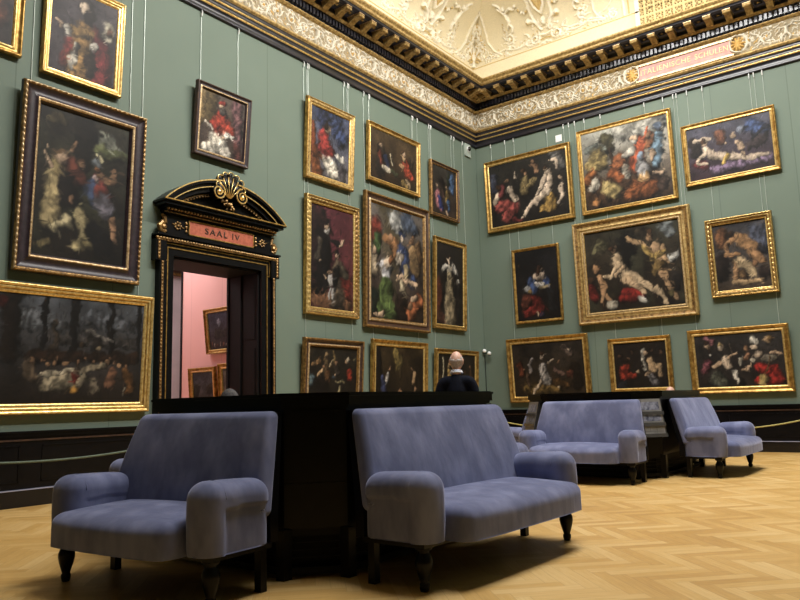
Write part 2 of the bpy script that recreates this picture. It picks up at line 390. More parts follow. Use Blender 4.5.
def frieze_tile():
    S = []
    def half(sg):
        s = []
        s.append((arc((.06, .10), (.34, .07), -.25, .012, .016), .02, 1))
        s.append((spiral(.33, .20, .135, 1.5, -PI/2, 1, .016, .012), .028, 1))
        s.append(([(.33, .20, .038)], .045, 2))
        for a in range(6): s.append(([(.33, .20, .012), (.33+.055*math.cos(a*PI/3), .20+.055*math.sin(a*PI/3), .018)], .033, 1))
        s.append((arc((.40, .06), (.60, .34), .35, .016, .012), .022, 1))
        s.append((spiral(.66, .23, .115, 1.35, PI/2, -1, .015, .011), .026, 1))
        s.append(([(.66, .23, .03)], .036, 2))
        for (a, b, bd) in (((.44, .10), (.52, .03), .3), ((.46, .16), (.56, .10), -.3), ((.50, .25), (.46, .36), .3), ((.52, .30), (.60, .38), -.3), ((.20, .33), (.10, .38), .2),
                           ((.22, .09), (.16, .03), .2), ((.12, .22), (.19, .16), .4), ((.11, .30), (.19, .24), .3), ((.70, .10), (.80, .05), .3), ((.72, .36), (.80, .38), -.3), ((.76, .22), (.82, .30), .2), ((.25, .36), (.40, .385), .15), ((.44, .22), (.49, .17), .3)):
            s.append((arc(a, b, bd, .020, .005), .024, 1))
        return s if sg > 0 else flip_u(s)
    S += half(1)+half(-1)
    # winged child in the middle
    S += [([(0, .335, .036)], .06, 1), ([(0, .27, .040), (0, .20, .046), (0, .15, .05)], .055, 1),
          ([(.03, .28, .02), (.10, .30, .017), (.13, .36, .014)], .045, 1), ([(-.03, .28, .02), (-.10, .27, .017), (-.13, .21, .014)], .045, 1),
          ([(.03, .14, .03), (.07, .08, .022), (.05, .02, .018)], .048, 1), ([(-.03, .14, .03), (-.07, .09, .022), (-.09, .02, .018)], .048, 1)]
    return S
FT = [([(u, v, r*.78) for u, v, r in p], h*1.25, c) for p, h, c in frieze_tile()]
_r = random.Random(3)
for _i in range(150):        # small acanthus tips filling the ground
    _u = _r.uniform(-.82, .82); _v = _r.uniform(.02, .40); _a = math.atan2(_v-.2, (abs(_u)-.33))+_r.uniform(.6, 1.6); _L = _r.uniform(.03, .07)
    FT.append((arc((_u, _v), (_u+_L*math.cos(_a), min(.415, max(.01, _v+_L*math.sin(_a)))), _r.uniform(-.5, .5), .012, .003, 5), _r.uniform(.012, .024), _r.choice((1, 1, 1, 3, 2))))
def frieze(name, fn, u0, u1, centres, flip, extra=(), res=.0105):
    us = np.arange(u0, u1, res); vs = np.linspace(0, .42, 40)
    U, V = np.meshgrid(us, vs); S = []
    for c in centres: S += shift(FT, c)
    S += list(extra)
    H, C = relief(U, V, S)
    x, y, z = fn(U, .058+H, 7.665+V)
    x = np.broadcast_to(x, U.shape); y = np.broadcast_to(y, U.shape)
    return grid_mesh(name, np.stack([x, y, z], -1), 'relief', np.array(FRZ)[C], None, True, flip)
def cornice_blocks(fn, L0, L1, rev):
    d = MB(); u = .18
    def bx(m, u0, u1, p0, p1, z0, z1, mi=0):
        a = fn(u0, p0, z0); b = fn(u1, p1, z1); m.box(a[0], b[0], a[1], b[1], a[2], b[2], mi)
    while u < L1: bx(d, u, u+.052, .12, .185, 8.165, 8.275); u += .087
    m = MB(); k = 0
    while .23+.363*k < L1:
        c = .2305+.363*k; k += 1
        if k == 1: c = .3
        # scrolled bracket: profile along p
        prof = [(.25, 8.43), (.54, 8.43), (.555, 8.40), (.545, 8.37), (.51, 8.355), (.46, 8.365), (.40, 8.355), (.34, 8.325), (.29, 8.30), (.26, 8.30)]
        w = .062; vs = [fn(c-w, p, z) for p, z in prof]+[fn(c+w, p, z) for p, z in prof]; n = len(prof)
        m.add(vs, [tuple(range(n)), tuple(range(n, 2*n))[::-1]]+[(i, (i+1) % n, n+(i+1) % n, n+i) for i in range(n)], 0)
        bx(m, c-w-.012, c+w+.012, .25, .565, 8.418, 8.436, 1)
        a = fn(c, .535, 8.385); ax = (1, 0, 0) if fn is WR else (0, 1, 0)
        m.tube([np.array(a)-np.array(ax)*(w+.008), np.array(a)+np.array(ax)*(w+.008)], .030, 8, 0)
        bx(d, c+.11, c+.25, .34, .48, 8.425, 8.436, 0)         # coffer rosette between brackets
        b = fn(c+.18, .41, 8.425); m.ball(b, .03, (1, 1, .4), 8, 5, 0)
    return d, m
for nm, fn, L, uf, flip in (('trim_1', WL, RY, 9.6, False), ('trim_2', WR, RX, 7.6, True)):
    o = struct(sweep(nm, fn, L, uf, flip=flip))
    d, m = cornice_blocks(fn, 0, uf, flip)
    d.build('dentils', 'arch', o); m.build('modillions', ['goldm', 'silver'], o)
for nm, fn, L in (('trim_3', lambda u, p, z: (RX-p, -RY+u, z), RY), ('trim_4', lambda u, p, z: (RX-u, -RY+p, z), RX)):
    struct(sweep(nm, fn, L, 0.0))
fz = frieze('frieze_relief', WL, .06, 9.4, [.69+1.66*k for k in range(6)], False); fz.parent = bpy.data.objects['trim_1']
# right: scrolls stop at the inscription panel (u 4.0 .. 6.1)
def mask_face(c):
    s = [(spiral(c, .21, .17, .0001, 0, 1, .001), 0, 0)]
    s = [([(c, .24, .06), (c, .15, .05)], .075, 2), ([(c-.035, .26, .018)], .088, 2), ([(c+.035, .26, .018)], .088, 2), ([(c, .22, .018)], .092, 2)]
    for a in range(10):
        t = 2*PI*a/10; s.append(([(c+.06*math.cos(t), .21+.07*math.sin(t), .02), (c+.11*math.cos(t), .21+.12*math.sin(t), .026)], .06, 2))
    return s
def cfrm(c, sg):
    return [([(c-sg*.02, .39, .022), (c-sg*.10, .36, .022), (c-sg*.14, .28, .022), (c-sg*.145, .20, .022), (c-sg*.13, .11, .022), (c-sg*.06, .05, .022), (c+sg*.03, .03, .022)], .075, 1),
            ([(c+sg*.03, .39, .022), (c+sg*.12, .36, .03), (c+sg*.17, .27, .03), (c+sg*.17, .15, .03), (c+sg*.10, .06, .025)], .05, 1)]
ex = mask_face(4.0)+mask_face(6.10)+cfrm(4.0, -1)+cfrm(6.10, 1)
fz1 = frieze('frieze_relief', WR, .06, 4.16, [.61+1.60*k for k in range(2)], True, shift([([(u, v, r) for u, v, r in p], h, c) for p, h, c in FT if max(q[0] for q in p) < .45], 3.72)+ex); fz1.parent = bpy.data.objects['trim_2']
fz2 = frieze('frieze_relief', WR, 5.94, 7.6, [6.95], True, ex); fz2.parent = bpy.data.objects['trim_2']

# attic band and cove, then the skylight
def cove_pt(th): return (.07+5*(1-math.cos(th)), 9.27+2.2*math.sin(th))
TH1 = math.radians(53)
def cove_wall(name, fn, L, u_f, strokes, flip, lattice=None):
    ths = list(np.linspace(0, math.radians(42), 118)) if u_f else list(np.linspace(0, math.radians(42), 16))
    ths += list(np.linspace(math.radians(42), TH1, 6))[1:]
    prof = [(.0, 8.64), (.07, 8.66)]+[(.07, z) for z in np.arange(8.68, 9.24, .02)]+[(.07, 9.245), (.085, 9.25), (.085, 9.265)]+[cove_pt(t) for t in ths]
    us = np.concatenate([np.arange(0, u_f, .0165), np.linspace(u_f, L, 30)]) if u_f else np.linspace(0, L, 40)
    P = np.zeros((len(prof), len(us), 3)); CI = np.zeros((len(prof), len(us)), int)
    pp = np.array([q[0] for q in prof]); zz = np.array([q[1] for q in prof])
    U = np.clip(us[None, :], pp[:, None], L-pp[:, None]); Z = np.broadcast_to(zz[:, None], U.shape)
    arcl = np.where(zz > 9.268, zz, 0)
    H, C = relief(U, np.broadcast_to(zz[:, None], U.shape).copy(), strokes) if strokes else (np.zeros(U.shape), CI)
    H = np.where((zz > 9.268)[:, None] & (us[None, :] > pp[:, None]), H, 0)
    C = np.where(H > 0, C, 0); C = np.where((H > 0) & (H < .011) & (C == 1), 5, C)  # tan rim: shade painted along the edges of the ornament
    if lattice:
        a, b = lattice; inb = (U > a) & (U < b)
        inz = inb & (zz[:, None] > 8.7)
        gx = (U-a) % .20/.20; gz = (Z-8.7) % .20/.20
        bar = (np.abs(gx-.5) > .38) | (np.abs(gz-.5) > .38); ros = np.hypot(gx-.5, gz-.5) < .2; dia = np.abs(np.abs(gx-.5)+np.abs(gz-.5)-.42) < .07
        edge = (U < a+.1) | (U > b-.1)
        h = np.where(bar | dia, .045, np.where(ros, .05*np.sqrt(np.clip(1-(np.hypot(gx-.5, gz-.5)/.2)**2, 0, 1)), 0)); h = np.where(edge, .075, h)
        H = np.where(inz, h, H); C = np.where(inz, np.where(edge, 1, np.where(bar | dia | ros, 3, 4)), C)
    C = np.where((np.abs(zz-9.2575) < .012)[:, None] & (C == 0), 2, C)
    # normal of the cove, pointing into the room
    dp = np.gradient(pp); dz = np.gradient(zz); ln = np.hypot(dp, dz); n_p = dz/ln; n_z = -dp/ln
    n_p[zz < 9.2] = 1; n_z[zz < 9.2] = 0
    pq = pp[:, None]+H*n_p[:, None]; zq = Z+H*n_z[:, None]
    x, y, z = fn(U, pq, zq)
    P = np.stack([np.broadcast_to(x, U.shape), np.broadcast_to(y, U.shape), z], -1)
    CC = np.array([srgb(220, 208, 176)[:3], srgb(234, 226, 204)[:3], srgb(200, 172, 114)[:3], srgb(214, 190, 136)[:3], srgb(92, 74, 44)[:3], srgb(204, 184, 138)[:3]])
    return struct(grid_mesh(name, P, 'relief', CC[C], None, True, flip))
def cove_strokes():
    S = []; c0 = 2.09
    def half():
        s = []
        # volute with its ball, scroll bar
        s.append((spiral(.27, 9.44, .125, 1.7, PI*.9, 1, .026, .018), .06, 1)); s.append(([(.27, 9.44, .04)], .07, 2))
        s.append(([(0, 9.48, .03), (.16, 9.52, .03)], .05, 1)); s.append(([(0, 9.42, .02), (.14, 9.40, .02)], .04, 2))
        s.append((arc((.10, 9.30), (.0, 9.34), .3, .035, .02), .04, 1))
        s.append((arc((.36, 9.34), (.52, 9.40), -.3, .035, .02), .045, 1)); s.append((arc((.42, 9.55), (.52, 9.64), .3, .03, .012), .04, 1))
        # ragged shell horn
        s.append((arc((.10, 9.62), (.33, 9.86), .35, .022, .05), .06, 1)); s.append(([(.36, 9.86, .065)], .09, 1)); s.append(([(.37, 9.84, .038)], .10, 2))
        # shield sides
        s.append((arc((.08, 9.62), (.24, 10.15), -.25, .03, .045), .05, 1)); s.append((arc((.24, 10.15), (.36, 10.5), .1, .045, .05), .05, 1))
        for k in range(7):
            t = k/6; s.append(([(.22+.34*t, 10.18-.16*math.sin(PI*t)+.02*t, .032)], .055, 1+(k % 3 == 2)))     # garland
        # flying child
        s.append(([(.84, 10.22, .042)], .08, 1)); s.append(([(.84, 10.13, .048), (.82, 10.02, .05)], .075, 1)); s.append(([(.82, 10.15, .025), (.70, 10.20, .02), (.60, 10.16, .018)], .06, 1))
        s.append(([(.87, 10.15, .025), (.97, 10.26, .02)], .06, 1)); s.append(([(.80, 9.99, .035), (.88, 9.88, .026)], .06, 1)); s.append(([(.84, 9.99, .035), (.77, 9.86, .026), (.80, 9.78, .02)], .06, 1))
        s.append((arc((.88, 10.18), (1.04, 10.34), .3, .03, .015), .04, 1))
        for k in range(5): s.append(([(.99+.03*math.sin(k), 9.98-.05*k, .016)], .03, 2))
        # vine: scroll wreath and long stem to the corner foot
        s.append((spiral(.92, 9.66, .12, 1.4, PI*1.4, -1, .02, .014), .035, 1)); s.append(([(.92, 9.66, .035)], .045, 1))
        for k in range(7):
            a = k*.9; s.append((arc((.92+.10*math.cos(a), 9.66+.10*math.sin(a)), (.92+.19*math.cos(a+.5), 9.66+.17*math.sin(a+.5)), .3, .022, .006), .03, 1))
        s.append((arc((.50, 9.42), (1.06, 9.47), -.22, .022, .02, 12), .04, 1)); s.append((arc((1.06, 9.47), (1.42, 9.36), .10, .022, .02), .04, 1))
        s.append((spiral(1.54, 9.40, .085, 1.3, PI*1.2, -1, .018, .012), .04, 1))
        for k in range(5): s.append((arc((.62+.2*k, 9.43), (.70+.2*k, 9.35+.14*(k % 2)), .3, .02, .006), .03, 1))
        return s
    h = half(); S += shift(h, c0)+shift(flip_u(h), c0)
    S += [([(c0, 9.80, .07), (c0, 9.74, .05)], .085, 1), ([(c0, 9.79, .018)], .10, 2), ([(c0-.03, 9.83, .015)], .095, 0), ([(c0+.03, 9.83, .015)], .095, 0)]
    S += [([(c0-.09, 10.22, .05), (c0, 10.02, .05), (c0+.09, 10.22, .05)], .05, 2), ([(c0, 10.16, .15)], .035, 3), ([(c0-.17, 10.3, .035), (c0-.12, 10.08, .035), (c0, 9.94, .04), (c0+.12, 10.08, .035), (c0+.17, 10.3, .035)], .06, 1)]
    # frame oval that runs up from the foot of the corner
    S += [([(.90, 9.38, .022), (.72, 9.52, .022), (.60, 9.74, .022), (.62, 10.0, .02), (.66, 10.3, .02), (.80, 10.6, .02)], .04, 1)]
    # corner post: gilded scrolls, anthemion, garland
    S += [([(.10, 9.30, .05), (.13, 9.40, .05)], .07, 1), (spiral(.24, 9.40, .075, 1.3, 0, 1, .02, .016), .06, 2), ([(.24, 9.40, .03)], .07, 2), (arc((.22, 9.47), (.36, 9.60), .3, .03, .012), .05, 2),
          (arc((.16, 9.46), (.22, 9.98), .12, .05, .035), .055, 1), (arc((.22, 9.56), (.34, 9.90), -.3, .03, .012), .04, 1), (arc((.20, 9.70), (.40, 9.76), .3, .03, .01), .035, 1),
          (arc((.30, 9.98), (.44, 10.16), .2, .03, .03), .05, 1), (arc((.38, 9.86), (.48, 10.20), .1, .022, .02), .04, 1)]
    for k in range(9): S.append(([(.50+.02*math.sin(k*2.)+.016*k+ (k>4)*.02*(k-4), 10.18+.07*k, .034)], .06, 1+(k % 3 == 0)))
    return S
CS = [([(u, v, r*.88) for u, v, r in p], h*1.25, c) for p, h, c in cove_strokes()]
for _i in range(230):
    _k = _r.random(); _a = _r.uniform(0, 2*PI); _s = _r.choice((-1, 1))
    cu, cv, sp = _r.choice(((.27, 9.44, .2), (.92, 9.66, .22), (.5, 9.42, .16), (1.54, 9.42, .14), (.2, 9.75, .2), (1.0, 9.42, .2), (.12, 9.6, .16), (1.3, 9.40, .12)))
    _u = 2.09+_s*(cu+_r.gauss(0, sp*.5)); _v = max(9.31, cv+_r.gauss(0, sp*.45)); _L = _r.uniform(.04, .10)
    CS.append((arc((_u, _v), (_u+_L*math.cos(_a), max(9.30, _v+_L*math.sin(_a))), _r.uniform(-.5, .5), .016, .004, 5), _r.uniform(.018, .035), _r.choice((1, 1, 1, 1, 2))))
for _i in range(90):
    _u = _r.uniform(.14, .52); _v = _r.uniform(9.34, 10.15); _a = PI/2+_r.uniform(-1.1, 1.1); _L = _r.uniform(.05, .12)
    CS.append((arc((_u, _v), (_u+_L*math.cos(_a), _v+_L*math.sin(_a)), _r.uniform(-.5, .5), .020, .005, 5), _r.uniform(.025, .045), _r.choice((1, 1, 1, 2))))
# right wall: vines end in a volute before the coffered gold band
CR = CS+[(arc((2.55, 9.45), (3.50, 9.34), .10, .022, .022, 12), .04, 1), (spiral(3.70, 9.40, .12, 1.4, PI*.5, 1, .022, .014), .045, 1), (arc((3.45, 9.40), (3.30, 9.85), .4, .02, .015), .035, 1),
         (spiral(3.2, 9.95, .13, 1.3, 0, 1, .02, .012), .035, 1), (arc((3.5, 9.55), (3.75, 9.9), -.3, .018, .01), .03, 1), ([(3.93, 9.30, .03), (3.93, 10.9, .03)], .03, 1), ([(4.03, 9.30, .014), (4.03, 10.9, .014)], .02, 2)]
CL = CS+shift(flip_u([s for s in CS]), 8.3)
cove_wall('ceiling_cove_left', WL, RY, 6.4, CL, False)
cove_wall('ceiling_cove_right', WR, RX, 7.4, CR, True, (4.17, 6.03))
cove_wall('ceiling_cove_opposite', lambda u, p, z: (RX-p, u-RY, z), RY, 0, None, False)
cove_wall('ceiling_cove_back', lambda u, p, z: (RX-u, -RY+p, z), RX, 0, None, False)
P1, Z1 = cove_pt(TH1)
mb = MB()
i0, i1, j0, j1 = P1-.02, RX-P1+.02, -RY+P1-.02, -P1+.02
a0, a1, b0, b1 = P1+.35, RX-P1-.35, -RY+P1+.35, -P1-.35
for q in ((i0, i1, j0, b0), (i0, i1, b1, j1), (i0, a0, b0, b1), (a1, i1, b0, b1)): mb.box(*q, Z1, Z1+.12)
k = a0
for i in range(1, 4): mb.box(a0+(a1-a0)*i/4-.03, a0+(a1-a0)*i/4+.03, b0, b1, Z1+.02, Z1+.1)
for i in range(1, 9): mb.box(a0, a1, b0+(b1-b0)*i/9-.03, b0+(b1-b0)*i/9+.03, Z1+.02, Z1+.1)
struct(mb.build('ceiling', 'cream'))
mb = MB(); mb.box(a0, a1, b0, b1, Z1+.12, Z1+.14); struct(mb.build('window_1', 'sky'))

# dado, ledge and plinth
def dado(nm_d, nm_b, fn, segs, rev=False):
    m = MB(); b = MB()
    for u0, u1 in segs:
        def bx(mm, p0, p1, z0, z1, mi=0):
            a = fn(u0, p0, z0); c = fn(u1, p1, z1); mm.box(a[0], c[0], a[1], c[1], a[2], c[2], mi)
        bx(m, -.0, .03, .2, .80, 0); bx(m, 0, .05, .80, .835); bx(m, 0, .065, .835, .86); bx(m, 0, .042, .745, .765, 1)
        n = max(1, int(abs(u1-u0)/1.5))
        for k in range(n):
            ua = u0+(u1-u0)*(k+.08)/n; ub = u0+(u1-u0)*(k+.92)/n
            for (x0, x1, z0, z1) in ((ua, ub, .27, .285), (ua, ub, .68, .695), (ua, ua+.015, .27, .695), (ub-.015, ub, .27, .695)):
                a = fn(x0, .0, z0); c = fn(x1, .038, z1); m.box(a[0], c[0], a[1], c[1], a[2], c[2], 0)
        bx(b, 0, .10, 0, .186); bx(b, 0, .103, .186, .197, 1)  # thin top strip carries the painted highlight
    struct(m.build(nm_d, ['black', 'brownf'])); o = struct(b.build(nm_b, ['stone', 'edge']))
    bv = o.modifiers.new('b', 'BEVEL'); bv.width = .004; bv.segments = 2
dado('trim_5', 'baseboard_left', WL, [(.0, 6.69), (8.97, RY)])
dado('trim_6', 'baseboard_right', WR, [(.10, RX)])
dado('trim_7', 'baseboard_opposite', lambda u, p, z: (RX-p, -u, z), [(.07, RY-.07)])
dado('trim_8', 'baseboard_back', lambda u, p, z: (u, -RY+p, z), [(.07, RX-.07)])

# ------------------------------------------------------------------ doorway
door = struct(empty('door_1', (0, (DY0+DY1)/2, 0)))
# local coordinates: x out of the wall, y along it
hw = (DY1-DY0)/2
m = MB()
def fr(hin, hout, z_in, z_out, p, mi, pb=0):      # jambs and head as one stepped band
    m.box(pb, p, -hout, -hin, 0, z_out, mi); m.box(pb, p, hin, hout, 0, z_out, mi); m.box(pb, p, -hin, hin, z_in, z_out, mi)
fr(hw, hw+.10, DZ, DZ+.10, .06, 0); fr(hw+.10, hw+.115, DZ+.10, DZ+.115, .075, 2); fr(hw+.115, hw+.21, DZ+.115, DZ+.21, .07, 0)
for sg in (-1, 1):
    m.box(0, .11, sg*(hw+.19), sg*(hw+.26), 0, 3.14, 0); m.box(.10, .118, sg*(hw+.20), sg*(hw+.235), 0, 3.14, 1)
    m.box(0, .12, sg*(hw+.16), sg*(hw+.33), 3.14, 3.50, 0); m.box(.11, .128, sg*(hw+.265), sg*(hw+.30), 3.16, 3.46, 1); m.box(.06, .08, sg*(hw+.10), sg*(hw+.16), DZ-.09, DZ-.075, 2); m.box(.06, .08, sg*(hw+.148), sg*(hw+.163), DZ-.09, DZ+.17, 2)
    k = .02
    while k < 3.12: m.ball((.115, sg*(hw+.2175), k), .017, (1, 1, 1.2), 6, 4, 1); k += .05
    k = 3.18
    while k < 3.45: m.ball((.125, sg*(hw+.2825), k), .018, (1, 1, 1.2), 6, 4, 1); k += .05
m.box(.06, .08, -hw-.163, hw+.163, DZ+.155, DZ+.17, 2)
m.box(0, .12, -(hw+.33), hw+.33, 3.44, 3.50, 0); m.box(0, .16, -(hw+.33), hw+.33, 3.50, 3.53, 0)
k = -(hw+.31)
while k < hw+.31: m.ball((.12, k, 3.46), .026, (1, 1, 1), 6, 4, 1); k += .05
m.box(.10, .125, -(hw+.32), hw+.32, 3.43, 3.445, 1)
m.build('door_frame', ['black', 'goldd', 'gold'], door)
m = MB()
m.box(-T, .0, -hw-.01, -hw+.03, 0, DZ); m.box(-T, .0, hw-.03, hw+.01, 0, DZ); m.box(-T, 0, -hw, hw, DZ-.03, DZ+.01); m.box(-T-.03, -T, -hw-.1, hw+.1, DZ-.02, DZ+.2)
m.box(-.42, -.38, hw-.06, hw, 0, DZ); m.box(-.42, -.38, -hw, -hw+.03, 0, DZ); m.box(-.74, -.70, hw-.05, hw, 0, DZ-.0)
for z0, z1 in ((.2, .95), (1.1, 2.0), (2.15, 3.05)):
    for y in (-.34, -.06, -.69, -.46): pass
    m.box(-.34, -.06, hw-.04, hw-.025, z0, z1)
m.build('door_jamb', 'blackm', door)
# entablature with inscription
m = MB(); m.box(0, .10, -1.0, 1.0, 3.53, 3.83, 0); m.box(0, .14, -1.0, 1.0, 3.53, 3.555, 0)
m.box(.10, .118, -.62, .62, 3.575, 3.59, 2); m.box(.10, .118, -.62, .62, 3.785, 3.80, 2); m.box(.10, .118, -.62, -.605, 3.575, 3.80, 2); m.box(.10, .118, .605, .62, 3.575, 3.80, 2)
for sg in (-1, 1):
    m.tube([(.09, sg*1.0, 3.56), (.09, sg*1.07, 3.58), (.09, sg*1.10, 3.64), (.09, sg*1.05, 3.70), (.09, sg*1.0, 3.69), (.09, sg*1.02, 3.78), (.09, sg*1.06, 3.82)], [.035, .04, .04, .035, .03, .03, .02], 8, 1)
    m.ball((.11, sg*1.04, 3.63), .045, (1, 1, 1), 8, 6, 1)
    for a in range(7):
        t = 2*PI*a/7; m.ball((.11, sg*.80+.05*math.cos(t), 3.68+.05*math.sin(t)), .018, (1, 1, 1), 6, 4, 1)
    m.ball((.115, sg*.80, 3.68), .022, (1, 1, 1), 6, 4, 1); m.tube([(.11, sg*.70, 3.66), (.11, sg*.90, 3.70)], .008, 6, 1)
    for zz in (3.62, 3.68, 3.74): m.ball((.11, sg*.66, zz), .02, (1, 1, 1.2), 6, 4, 1)
for (p, z0, z1) in ((.16, 3.83, 3.86), (.21, 3.90, 3.93), (.27, 3.93, 3.97), (.30, 3.97, 4.0)): m.box(0, p, -(.85+p), .85+p, z0, z1, 0)
m.box(0, .18, -1.03, 1.03, 3.86, 3.90, 0); k = -1.03
while k < 1.04: m.ball((.20, k, 3.885), .026, (1, 1, .9), 6, 4, 1); k += .055
m.box(.295, .312, -1.155, 1.155, 3.985, 4.003, 2); m.box(.15, .17, -1.06, 1.06, 3.835, 3.85, 1)
m.build('entablature', ['black', 'goldd', 'gold'], door)
m = MB(); m.box(.10, .108, -.605, .605, 3.59, 3.785); m.build('inscription_panel', 'redmarble', door)
# segmental pediment, broken by scrolls
RR = 1.62; zc = 4.475-RR; amax = math.asin(1.14/RR)
m = MB()
def arcband(r0, r1, p0, p1, a0, a1, mi, n=26):
    vs = []; fs = []
    for i in range(n+1):
        a = a0+(a1-a0)*i/n
        for (r, p) in ((r0, p0), (r1, p0), (r1, p1), (r0, p1)): vs.append((p, r*math.sin(a), max(zc+r*math.cos(a), 3.99)))
    for i in range(n):
        for k in range(4): fs.append((4*i+k, 4*i+(k+1) % 4, 4*i+4+(k+1) % 4, 4*i+4+k))
    fs += [(0, 1, 2, 3), (4*n+3, 4*n+2, 4*n+1, 4*n)]
    m.add(vs, fs, mi)
for sg in (-1, 1):
    A0, A1 = sg*.085, sg*amax
    arcband(RR-.045, RR, 0, .30, A0, A1, 0); arcband(RR-.012, RR+.004, .295, .312, A0, A1, 2); arcband(RR-.10, RR-.045, 0, .26, A0, A1*.985, 0)
    arcband(RR-.105, RR-.093, .255, .27, A0, A1*.97, 2); arcband(RR-.17, RR-.10, 0, .22, A0, A1*.95, 0)
    arcband(RR-.205, RR-.19, .15, .175, sg*.14, A1*.84, 1)
    for i in range(13):
        a = sg*(.15+(amax*.80-.15)*i/12); r = RR-.225; m.ball((.16, r*math.sin(a), zc+r*math.cos(a)), .02, (1, 1, .8), 6, 4, 1)
    # scroll
    cy, cz = sg*.225, 4.285
    pts = []; 
    for i in range(40):
        t = i/39; r = .115*(1-t)+.012; a = PI/2+(-sg)*0+sg*(-1)*(-t*2*PI*2.0)
        pts.append((.30, cy+r*math.cos(a)*1.0, cz+r*math.sin(a)))
    m.tube(pts, [.013*(1-.3*i/39) for i in range(40)], 6, 2)
    m.tube([(.0, cy, cz), (.29, cy, cz)], .105, 16, 0); m.ball((.30, cy, cz), .03, (1, 1, 1), 8, 6, 2)
vs = [(.10, 1.2*math.sin(t), 0) for t in (0,)]; poly = [(RR-.1)*1]
tym = [(-1.0+2.0*i/20) for i in range(21)]
vs = [(.10, y, 3.99) for y in tym]+[(.10, y, max(4.0, zc+math.sqrt((RR-.12)**2-y*y))) for y in tym]
m.add(vs, [(i, i+1, 22+i, 21+i) for i in range(20)], 0)
m.build('pediment', ['black', 'goldd', 'goldb'], door)
m = MB()
for k in range(7):
    a = math.radians(-66+22*k); L_ = .25 if k in (0, 6) else .29; tip = (.26, L_*math.sin(a), 4.29+L_*math.cos(a)); base = (.24, .03*math.sin(a), 4.22)
    m.tube([base, ((.27), .5*tip[1], 4.25+.5*(tip[2]-4.25)), tip], [.012, .034, .048], 8, 0)
    m.ball(tip, .048, (1, 1, 1), 8, 6, 0)
    a2 = a
    ring = [(.295, tip[1]+.052*math.cos(t)*math.cos(a)+.0, tip[2]+.052*math.sin(t)-.0) for t in np.linspace(-.5, PI+.5, 9)]
    ring = [(.30, tip[1]+.05*math.sin(a+t), tip[2]+.05*math.cos(a+t)) for t in np.linspace(-1.4, 1.4, 9)]
    m.tube(ring, .010, 5, 1)
    for dd in (-.19,):
        aa = a+dd; m.tube([(.27, .02*math.sin(aa), 4.23), (.30, (L_-.03)*math.sin(aa), 4.29+(L_-.03)*math.cos(aa))], .009, 5, 1)
m.build('scallop_shell', ['black', 'goldb'], door, True)
m = MB()
for i in range(26):
    a = random.uniform(0, 2*PI); r = random.uniform(0, .09); m.ball((.20+random.uniform(-.02, .05), r*math.cos(a)*1.5, 4.13+r*math.sin(a)), random.uniform(.015, .03), (1, 1, 1), 6, 4, 0)
m.build('gilded_foliage', ['goldd'], door)

def text_mesh(name, body, size, extr, m_, parent, space=1.0, width=None):
    cu = bpy.data.curves.new(name, 'FONT'); cu.body = body; cu.size = size; cu.extrude = extr; cu.align_x = 'CENTER'; cu.align_y = 'CENTER'
    cu.space_character = space; cu.offset = size*.004
    t = bpy.data.objects.new(name+'_c', cu); COL.objects.link(t); bpy.context.view_layer.update()
    me = bpy.data.meshes.new_from_object(t.evaluated_get(bpy.context.evaluated_depsgraph_get())); bpy.data.objects.remove(t)
    v = np.zeros(len(me.vertices)*3); me.vertices.foreach_get('co', v); v = v.reshape(-1, 3)
    # serifs: short bars would be finer than the photo shows; widen to the measured length
    if width: v[:, 0] *= width/(v[:, 0].max()-v[:, 0].min())
    me.vertices.foreach_set('co', v.reshape(-1)); me.materials.clear(); me.name = name
    return link(name, me, m_, parent)
t = text_mesh('lettering', 'SAAL IV', .125, .004, 'brownf', door, 1.25, .66)
t.rotation_euler = (PI/2, 0, PI/2); t.location = (.112, .0, 3.685)

# inscription on the frieze of the right wall
sg_ = tag(empty('frieze_sign', (5.05, -.06, 7.70)), 'long pink marble panel with gold capital lettering set in the frieze', 'sign')
m = MB(); m.box(-.93, .93, -.03, .02, -.02, .31); m.build('panel', 'marble', sg_)
m = MB(); m.box(-.97, .97, -.055, .02, .30, .335); m.box(-.97, .97, -.055, .02, -.035, 0); m.build('border', 'silver', sg_)
for w_, x_, l_ in (('ITALIENISCHE', -.36, 1.02), ('SCHULEN', .555, .63)):
    t = text_mesh('lettering', w_, .165, .004, 'paleg', sg_, 1.15, l_); t.rotation_euler = (PI/2, 0, 0); t.location = (x_, -.034, .155)

# ------------------------------------------------------------------ adjoining pink room
YP = -6.4
m = MB(); m.box(-2.86, -T, YP, YP+.3, 0, 5.2); struct(m.build('wall_beyond', 'pink'))
m = MB(); m.box(-2.90, -2.86, YP-.02, YP+.3, 0, 5.2); struct(m.build('trim_9', 'black'))
m = MB(); m.box(-5.3, -5.0, -9.8, -2.5, 0, 5.2); struct(m.build('wall_far', 'lav'))
m = MB(); m.box(-5.0, -4.9, -9.6, -2.5, 4.06, 4.12, 1); m.box(-5.0, -4.93, -9.6, -2.5, 4.12, 4.5, 0); m.box(-5.0, -4.85, -9.6, -2.5, 4.5, 4.6, 1); struct(m.build('trim_10', ['brownf', 'goldd']))
m = MB(); m.box(-5.3, -T, -9.8, -9.5, 0, 5.2); struct(m.build('wall_near', 'pink'))
m = MB(); m.box(-5.0, -T, -2.8, -2.5, 0, 5.2); struct(m.build('wall_end', 'lav'))
m = MB(); m.box(-5.3, -T, -9.8, -2.5, 5.2, 5.3); struct(m.build('ceiling_beyond', 'white'))
m = MB(); m.box(-5.3, -0.001, -9.8, -2.5, -.05, -.001); struct(m.build('floor_beyond', 'floor'))
lt = tag(empty('lintel_glint', (-1.95, -6.85, 5.2)), 'small added glowing shape standing in for a bright reflection under the lintel, seen at the top of the doorway', 'lamp')  # made-up lamp in place of a reflection on the glossy lintel underside
